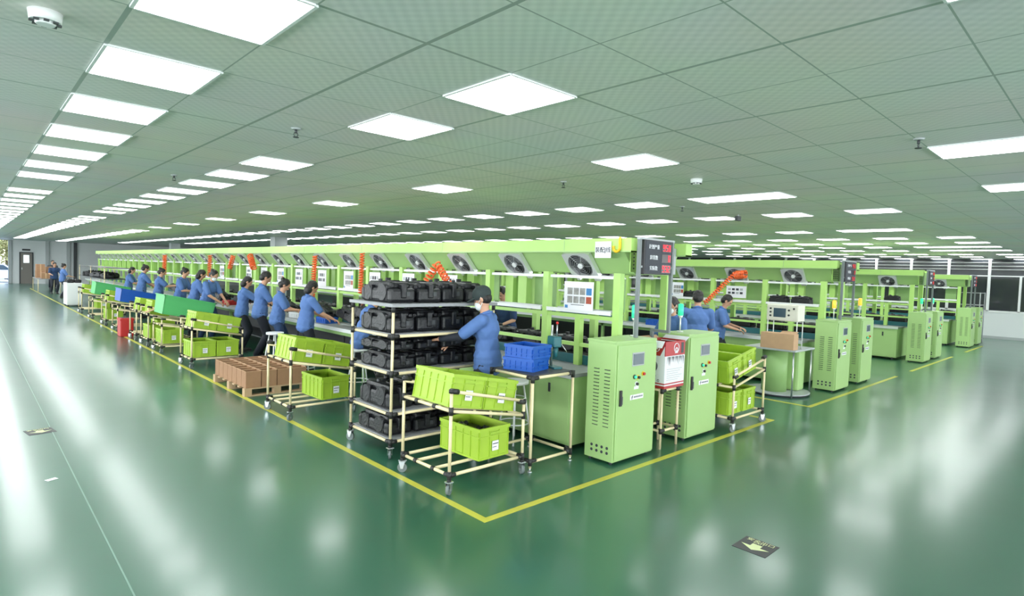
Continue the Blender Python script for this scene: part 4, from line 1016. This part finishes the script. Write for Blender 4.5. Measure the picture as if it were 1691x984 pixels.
        c = MB(); c.ball(q((-.008, 0, .055)), (.108 * k, .095 * k, .09 * k), 'cap', rot=Rh, sub=3); c.ball(q((.10, 0, .035)), (.085 * k, .078 * k, .014 * k), 'cap', rot=Rh, sub=3); c.ball(q((0, 0, .145)), (.012, .012, .008), 'cap'); bake(c, 'cap', .006, t, ['cap'], 1)
    e = MB()
    for s in (1, -1): e.ball(q((.083, s * .030, .008)), (.009 * k, .013 * k, .007 * k), 'ink')
    e.obj('eyes', t)
    e = MB()
    for s in (1, -1): e.cap(q((.088, s * .018, .030)), q((.082, s * .045, .030)), .004 * k, .003 * k, 'hair')
    e.obj('eyebrows', t)
    if mask:
        e = MB(); e.ball(q((.062, 0, -.055)), (.052 * k, .060 * k, .052 * k), 'mask', rot=Rh, sub=3).ball(q((.088, 0, -.04)), (.025 * k, .035 * k, .035 * k), 'mask', rot=Rh, sub=3)
        for s in (1, -1): e.path([q((.06, s * .055, -.03)), q((.0, s * .083, .0)), q((-.01, s * .086, .02))], .003, 'mask').path([q((.05, s * .055, -.08)), q((.0, s * .08, -.04))], .003, 'mask')
        e.obj('face_mask', t)
    else:
        MB().cap(q((.083, -.02, -.052)), q((.083, .02, -.052)), .006 * k, .006 * k, 'lips').obj('lips', t)
    return t
A0 = 0.0  # facing +x, towards the bench
person(4.14, 4.75, 2.15, 1.72, 'man in a dark cap, white mask and blue shirt reaching into the rack', cap=True, mask=True, lean=.06, nod=.42, hands=((.50, .16, 1.16), (.46, -.05, 1.08)), sleeve='jeans', vox=.0065)
person(4.36, 9.88, -.1, 1.63, 'dark-haired worker seen from behind, nearest one facing the bench', hair='bob', lean=.10, nod=.5, female=False, hands=((.40, .22, .98), (.40, -.25, .98)), pants='jeans')
person(4.36, 11.15, -.45, 1.63, 'woman with a raised hair bun bending her head over the bench', hair='bun', lean=.12, nod=.6, female=True, hands=((.40, .12, 1.0), (.38, -.1, 1.05)), pants='denim')
person(4.36, 12.05, -.25, 1.75, 'tall short-haired man in blue shirt between two women', lean=.08, nod=.55, hands=((.40, .1, 1.05), (.40, -.1, 1.05)))
person(4.36, 13.1, -.3, 1.62, 'short dark-haired worker reaching over white parts on the bench', hair='bob', lean=.10, nod=.5, female=True, hands=((.5, .1, 1.08), (.5, -.12, 1.02)))
person(4.30, 15.35, -1.0, 1.73, 'masked worker with pinned hair turned towards the rack side', hair='bun', lean=.22, nod=.5, mask=True, female=True, hands=((.45, .1, .98), (.42, -.1, .98)), pants='denim')
person(4.30, 16.5, -.2, 1.71, 'dark-haired worker standing directly behind the masked worker', hair='bob', lean=.22, nod=.4, hands=((.42, .15, 1.0), (.42, -.15, 1.0)))
person(4.34, 17.95, -.7, 1.72, 'worker with a hair bun leaning right, left of the masked worker', hair='bun', lean=.14, nod=.5, female=True, hands=((.42, .1, 1.1), (.4, -.1, 1.1)))
person(4.34, 20.4, -.3, 1.66, 'slim worker with bare forearms at the middle of the line', hair='bun', lean=.08, nod=.5, female=True, hands=((.45, .1, 1.15), (.45, -.1, 1.15)), vox=.012, fingers=False)
person(4.25, 22.3, 0.0, 1.74, 'broad-backed worker standing left of the slim worker', hair='bun', lean=.12, nod=.5, hands=((.42, .2, 1.0), (.42, -.2, 1.0)), vox=.012, fingers=False)
person(4.34, 24.9, -.4, 1.64, 'leftmost line worker with reddish dark hair by the black goods', hair='bob', lean=.15, nod=.4, female=True, hands=((.42, .1, 1.0), (.42, -.1, 1.0)), vox=.012, fingers=False)
person(4.34, 7.88, -.45, 1.66, 'brown-haired ponytail worker perched on a stool behind the rack', hair='tail', hairm='hairb', lean=.30, nod=.4, female=True, sit=.74, hands=((.52, .15, 1.12), (.5, -.12, 1.1)), pants='jeans')
person(7.20, 7.75, PI + .2, 1.66, 'worker in dark denim on the far side of the first line', lean=.25, nod=.5, hands=((.40, .2, 1.0), (.40, -.2, 1.0)), shirt='denim')
person(7.15, 9.7, PI, 1.62, 'worker in blue opposite the brown-haired woman', hair='bob', lean=.2, nod=.5, female=True, hands=((.4, .2, 1.0), (.4, -.2, 1.0)))
person(7.28, 4.38, 3.0, 1.62, 'masked long-haired woman behind the second control cabinet', hair='tail', lean=.1, nod=.2, mask=True, female=True, hands=((.35, .2, 1.0), (.35, -.2, 1.0)), pants='denim')
person(8.5, 4.72, .55, 1.70, 'short-haired man seen from behind between first and second lines', lean=.08, nod=.5, hands=((.38, .15, 1.05), (.38, -.15, 1.05)))
person(10.5, 5.4, -1.2, 1.62, 'worker with bent bare arms holding parts at the second line', lean=.15, nod=.6, hands=((.38, .12, 1.0), (.36, -.14, .98)))
person(3.45, 35.0, .1, 1.60, 'distant worker in bright blue shirt beside the white cabinet', hair='bun', lean=.05, nod=.3, hands=((.35, .2, 1.0), (.35, -.2, 1.0)), vox=.016, fingers=False)
person(3.45, 38.5, -1.4, 1.62, 'distant worker next to the brown cardboard boxes', hair='bob', lean=.05, nod=.3, hands=((.35, .2, 1.0), (.35, -.2, 1.0)), vox=.016, fingers=False, shirt='denim')
person(3.9, 44.5, -1.5, 1.7, 'furthest worker standing behind the brown boxes', hair='short', lean=.05, nod=.2, hands=((.3, .2, 1.0), (.3, -.2, 1.0)), vox=.016, fingers=False, shirt='dark')

# ------------------------------------------------------------------ far end goods
wc = thing('white_cabinet', (3.18, 28.9, 0), 0, 'low white wheeled cabinet at the far end of the aisle', 'cabinet')
MB().box(-.26, .26, -.5, .5, .06, .92, 'white', bev=.02).obj('cabinet_body', wc)
MB().box(-.24, .24, -.515, -.5, .12, .86, 'white', bev=.005).obj('door', wc)
for x in (-.2, .2): MB().tube((x, -.4, 0), (x, -.4, .06), .03, 'dark').tube((x, .4, 0), (x, .4, .06), .03, 'dark').obj('foot', wc)
for i in range(4): housing((3.06 + .24 * (i % 2), 28.7 + .5 * (i // 2), .925), 0, 'black goods on top of the far white cabinet, %s piece' % ORD[i], 'black goods on the white cabinet', scale=.7)
for i in range(6):
    housing((4.08 + .3 * (i % 2), 27.4 + i * .95, 1.156), .3 * i, 'black goods piled beyond the leftmost line workers, %s lot' % ORD[i], 'black goods in the far rack', scale=1.1)
fr_ = thing('goods_rack', (4.25, 29.6, 0), 0, 'far cream pipe rack holding black goods behind the carts', 'rack')
for x in (-.4, .4):
    for y in (-3.2, 0, 3.2): MB().tube((x, y, 0), (x, y, 1.6), .016, 'cream').obj('post', fr_)
for z in (.5, 1.13, 1.55): MB().box(-.42, .42, -3.22, 3.22, z, z + .025, 'dark').obj('shelf', fr_)
for i, (x, y, z, sx, sy, sz) in enumerate(((3.1, 41.5, .75, .4, .7, .4), (3.1, 41.5, 1.15, .38, .6, .35), (3.55, 40.2, .75, .4, .5, .45), (3.2, 39.9, .75, .36, .5, .3), (3.6, 42.3, .75, .4, .6, .6))):
    o = MB((x, y, z)).box(x - sx / 2, x + sx / 2, y - sy / 2, y + sy / 2, z, z + sz, 'kraft', bev=.006).box(x - .03, x + .03, y - sy / 2 - .002, y + sy / 2 + .002, z + .01, z + sz + .002, 'kraft2').obj('cardboard_box')
    tag(o, 'brown cardboard box stacked near the far door, %s in the pile' % ORD[i], 'cardboard box', 'brown boxes at the far end')
ft = thing('pipe_table', (3.35, 41.2, 0), 0, 'far pipe table carrying brown cardboard boxes', 'table')
MB().box(-.5, .5, -1.6, 1.6, .72, .749, 'dgrey').obj('table_top', ft)
for x in (-.47, .47):
    for y in (-1.55, 1.55): MB().tube((x, y, 0), (x, y, .72), .016, 'cream').obj('leg', ft)
# right end: crates stack and rack near partition
for i in range(3): crate((26.9, 4.1, .0 + .295 * i), 'green crate, %s from the floor, in the stack by the right partition' % ORD[i], 'crates by the right partition')
rr = thing('goods_rack', (25.95, 3.9, 0), 0, 'grey pipe rack with black goods beside the furthest cabinet', 'rack')
for x in (-.45, .45):
    for y in (-.3, .3): MB().tube((x, y, 0), (x, y, 1.75), .016, 'grey').obj('post', rr)
for z in (.1, .5, .9, 1.3, 1.72): MB().box(-.46, .46, -.31, .31, z, z + .02, 'dgrey').obj('shelf', rr)
for i in range(6): housing((25.75 + .35 * (i % 2), 3.9, (.121, .521, .921)[i // 2]), 0, 'black goods on the grey rack by the partition, %s piece' % ORD[i], 'black goods on the grey rack')

# ------------------------------------------------------------------ floor signs and scrap
def floor_sign(x, y, s, rz, label):
    t = thing('floor_sign', (x, y, .0005), rz, label, 'floor sign', 'black arrow signs on the floor')
    MB().box(-s, s, -s, s, 0, .002, 'signb').obj('plate', t)
    a = MB(); a.poly([(-.035, -s * .1, .0022), (.035, -s * .1, .0022), (.035, s * .28, .0022), (-.035, s * .28, .0022)], 'arrow', thick=(0, 0, .0006))
    a.poly([(-.10, -s * .1, .0022), (0, -s * .62, .0022), (.10, -s * .1, .0022)], 'arrow', thick=(0, 0, .0006)); a.obj('arrow', t)
    text('安全出口', .05, 'arrow', t, 'lettering', (0, s * .72, .003), (0, 0, 0), ex=.0003)
    text('EXIT', .04, 'arrow', t, 'lettering', (0, s * .48, .003), (0, 0, 0), ex=.0003)
floor_sign(4.12, 1.75, .12, -PI / 2, 'black square floor sign with a pale arrow, in the right cross aisle')
floor_sign(.60, 8.07, .12, 0.15, 'black floor sign with a yellow arrow, on the left aisle')
o = MB((.55, 6.25, 0)).box(.50, .58, 6.22, 6.27, .001, .004, 'paper', rot=Euler((0, 0, .4))).obj('paper_scrap'); tag(o, 'tiny white paper scrap lying on the left aisle floor', 'paper scrap')

# ------------------------------------------------------------------ the yard outside
b = MB(); b.box(-40, 40, YW + .2, 130, -.15, -.05, 'yard'); o = b.obj('yard_ground'); struct(o)
def tree(x, y, h, label, m):
    t = thing('yard_tree', (x, y, -.05), 0, label, 'tree', 'trees outside the far opening')
    MB().tube((0, 0, 0), (.1, 0, h * .5), .14, 'bark', .09).tube((.1, 0, h * .5), (-.3, .3, h * .8), .08, 'bark', .04).tube((.1, 0, h * .5), (.5, -.2, h * .8), .07, 'bark', .03).obj('trunk', t)
    c = MB(); i = c._m(m); rnd = random.Random(int(x * 10 + y))
    for k in range(2600):
        u = Vector((rnd.gauss(0, 1), rnd.gauss(0, 1), rnd.gauss(0, 1))).normalized() * rnd.uniform(.4, 1); p = Vector((u.x * 1.9, u.y * 1.9, h * .62 + u.z * h * .42))
        a = Vector((rnd.gauss(0, 1), rnd.gauss(0, 1), rnd.gauss(0, 1))).normalized() * .13; b2 = a.orthogonal().normalized() * .08
        c.bm.faces.new([c.bm.verts.new(p + v) for v in (-a, b2, a, -b2)]).material_index = i
    c.obj('foliage', t)
tree(.3, 60, 5.5, 'yellow-green tree nearest the far opening', 'leaf'); tree(2.6, 64, 6, 'pale tree right of the nearest one outside', 'leaf2')
tree(-2.2, 63, 5.5, 'tree at the outer side of the opening', 'leaf'); tree(1.2, 70, 7, 'tall tree furthest out in the yard', 'leaf2'); tree(4.2, 72, 7, 'tall tree hidden partly by the door frame', 'leaf')
car = thing('parked_car', (1.4, 57.0, -.05), 0, 'white parked car seen through the far opening', 'car')
MB().poly([(-2.1, -.85, .3), (2.1, -.85, .3), (2.15, -.85, .75), (1.3, -.85, .9), (.8, -.85, 1.35), (-1.0, -.85, 1.4), (-1.7, -.85, .95), (-2.15, -.85, .85)], 'carp', thick=(0, 1.7, 0)).obj('car_body', car)
MB().poly([(1.15, -.86, .92), (.72, -.86, 1.28), (-.95, -.86, 1.32), (-1.5, -.86, .95)], 'screen', thick=(0, 1.72, 0)).obj('side_windows', car)
for x in (-1.3, 1.3):
    for y in (-.8, .8): MB().tube((x, y - .1, .32), (x, y + .1, .32), .32, 'tyre', seg=24).tube((x, y - .11, .32), (x, y + .11, .32), .18, 'alu', seg=16).obj('wheel', car)
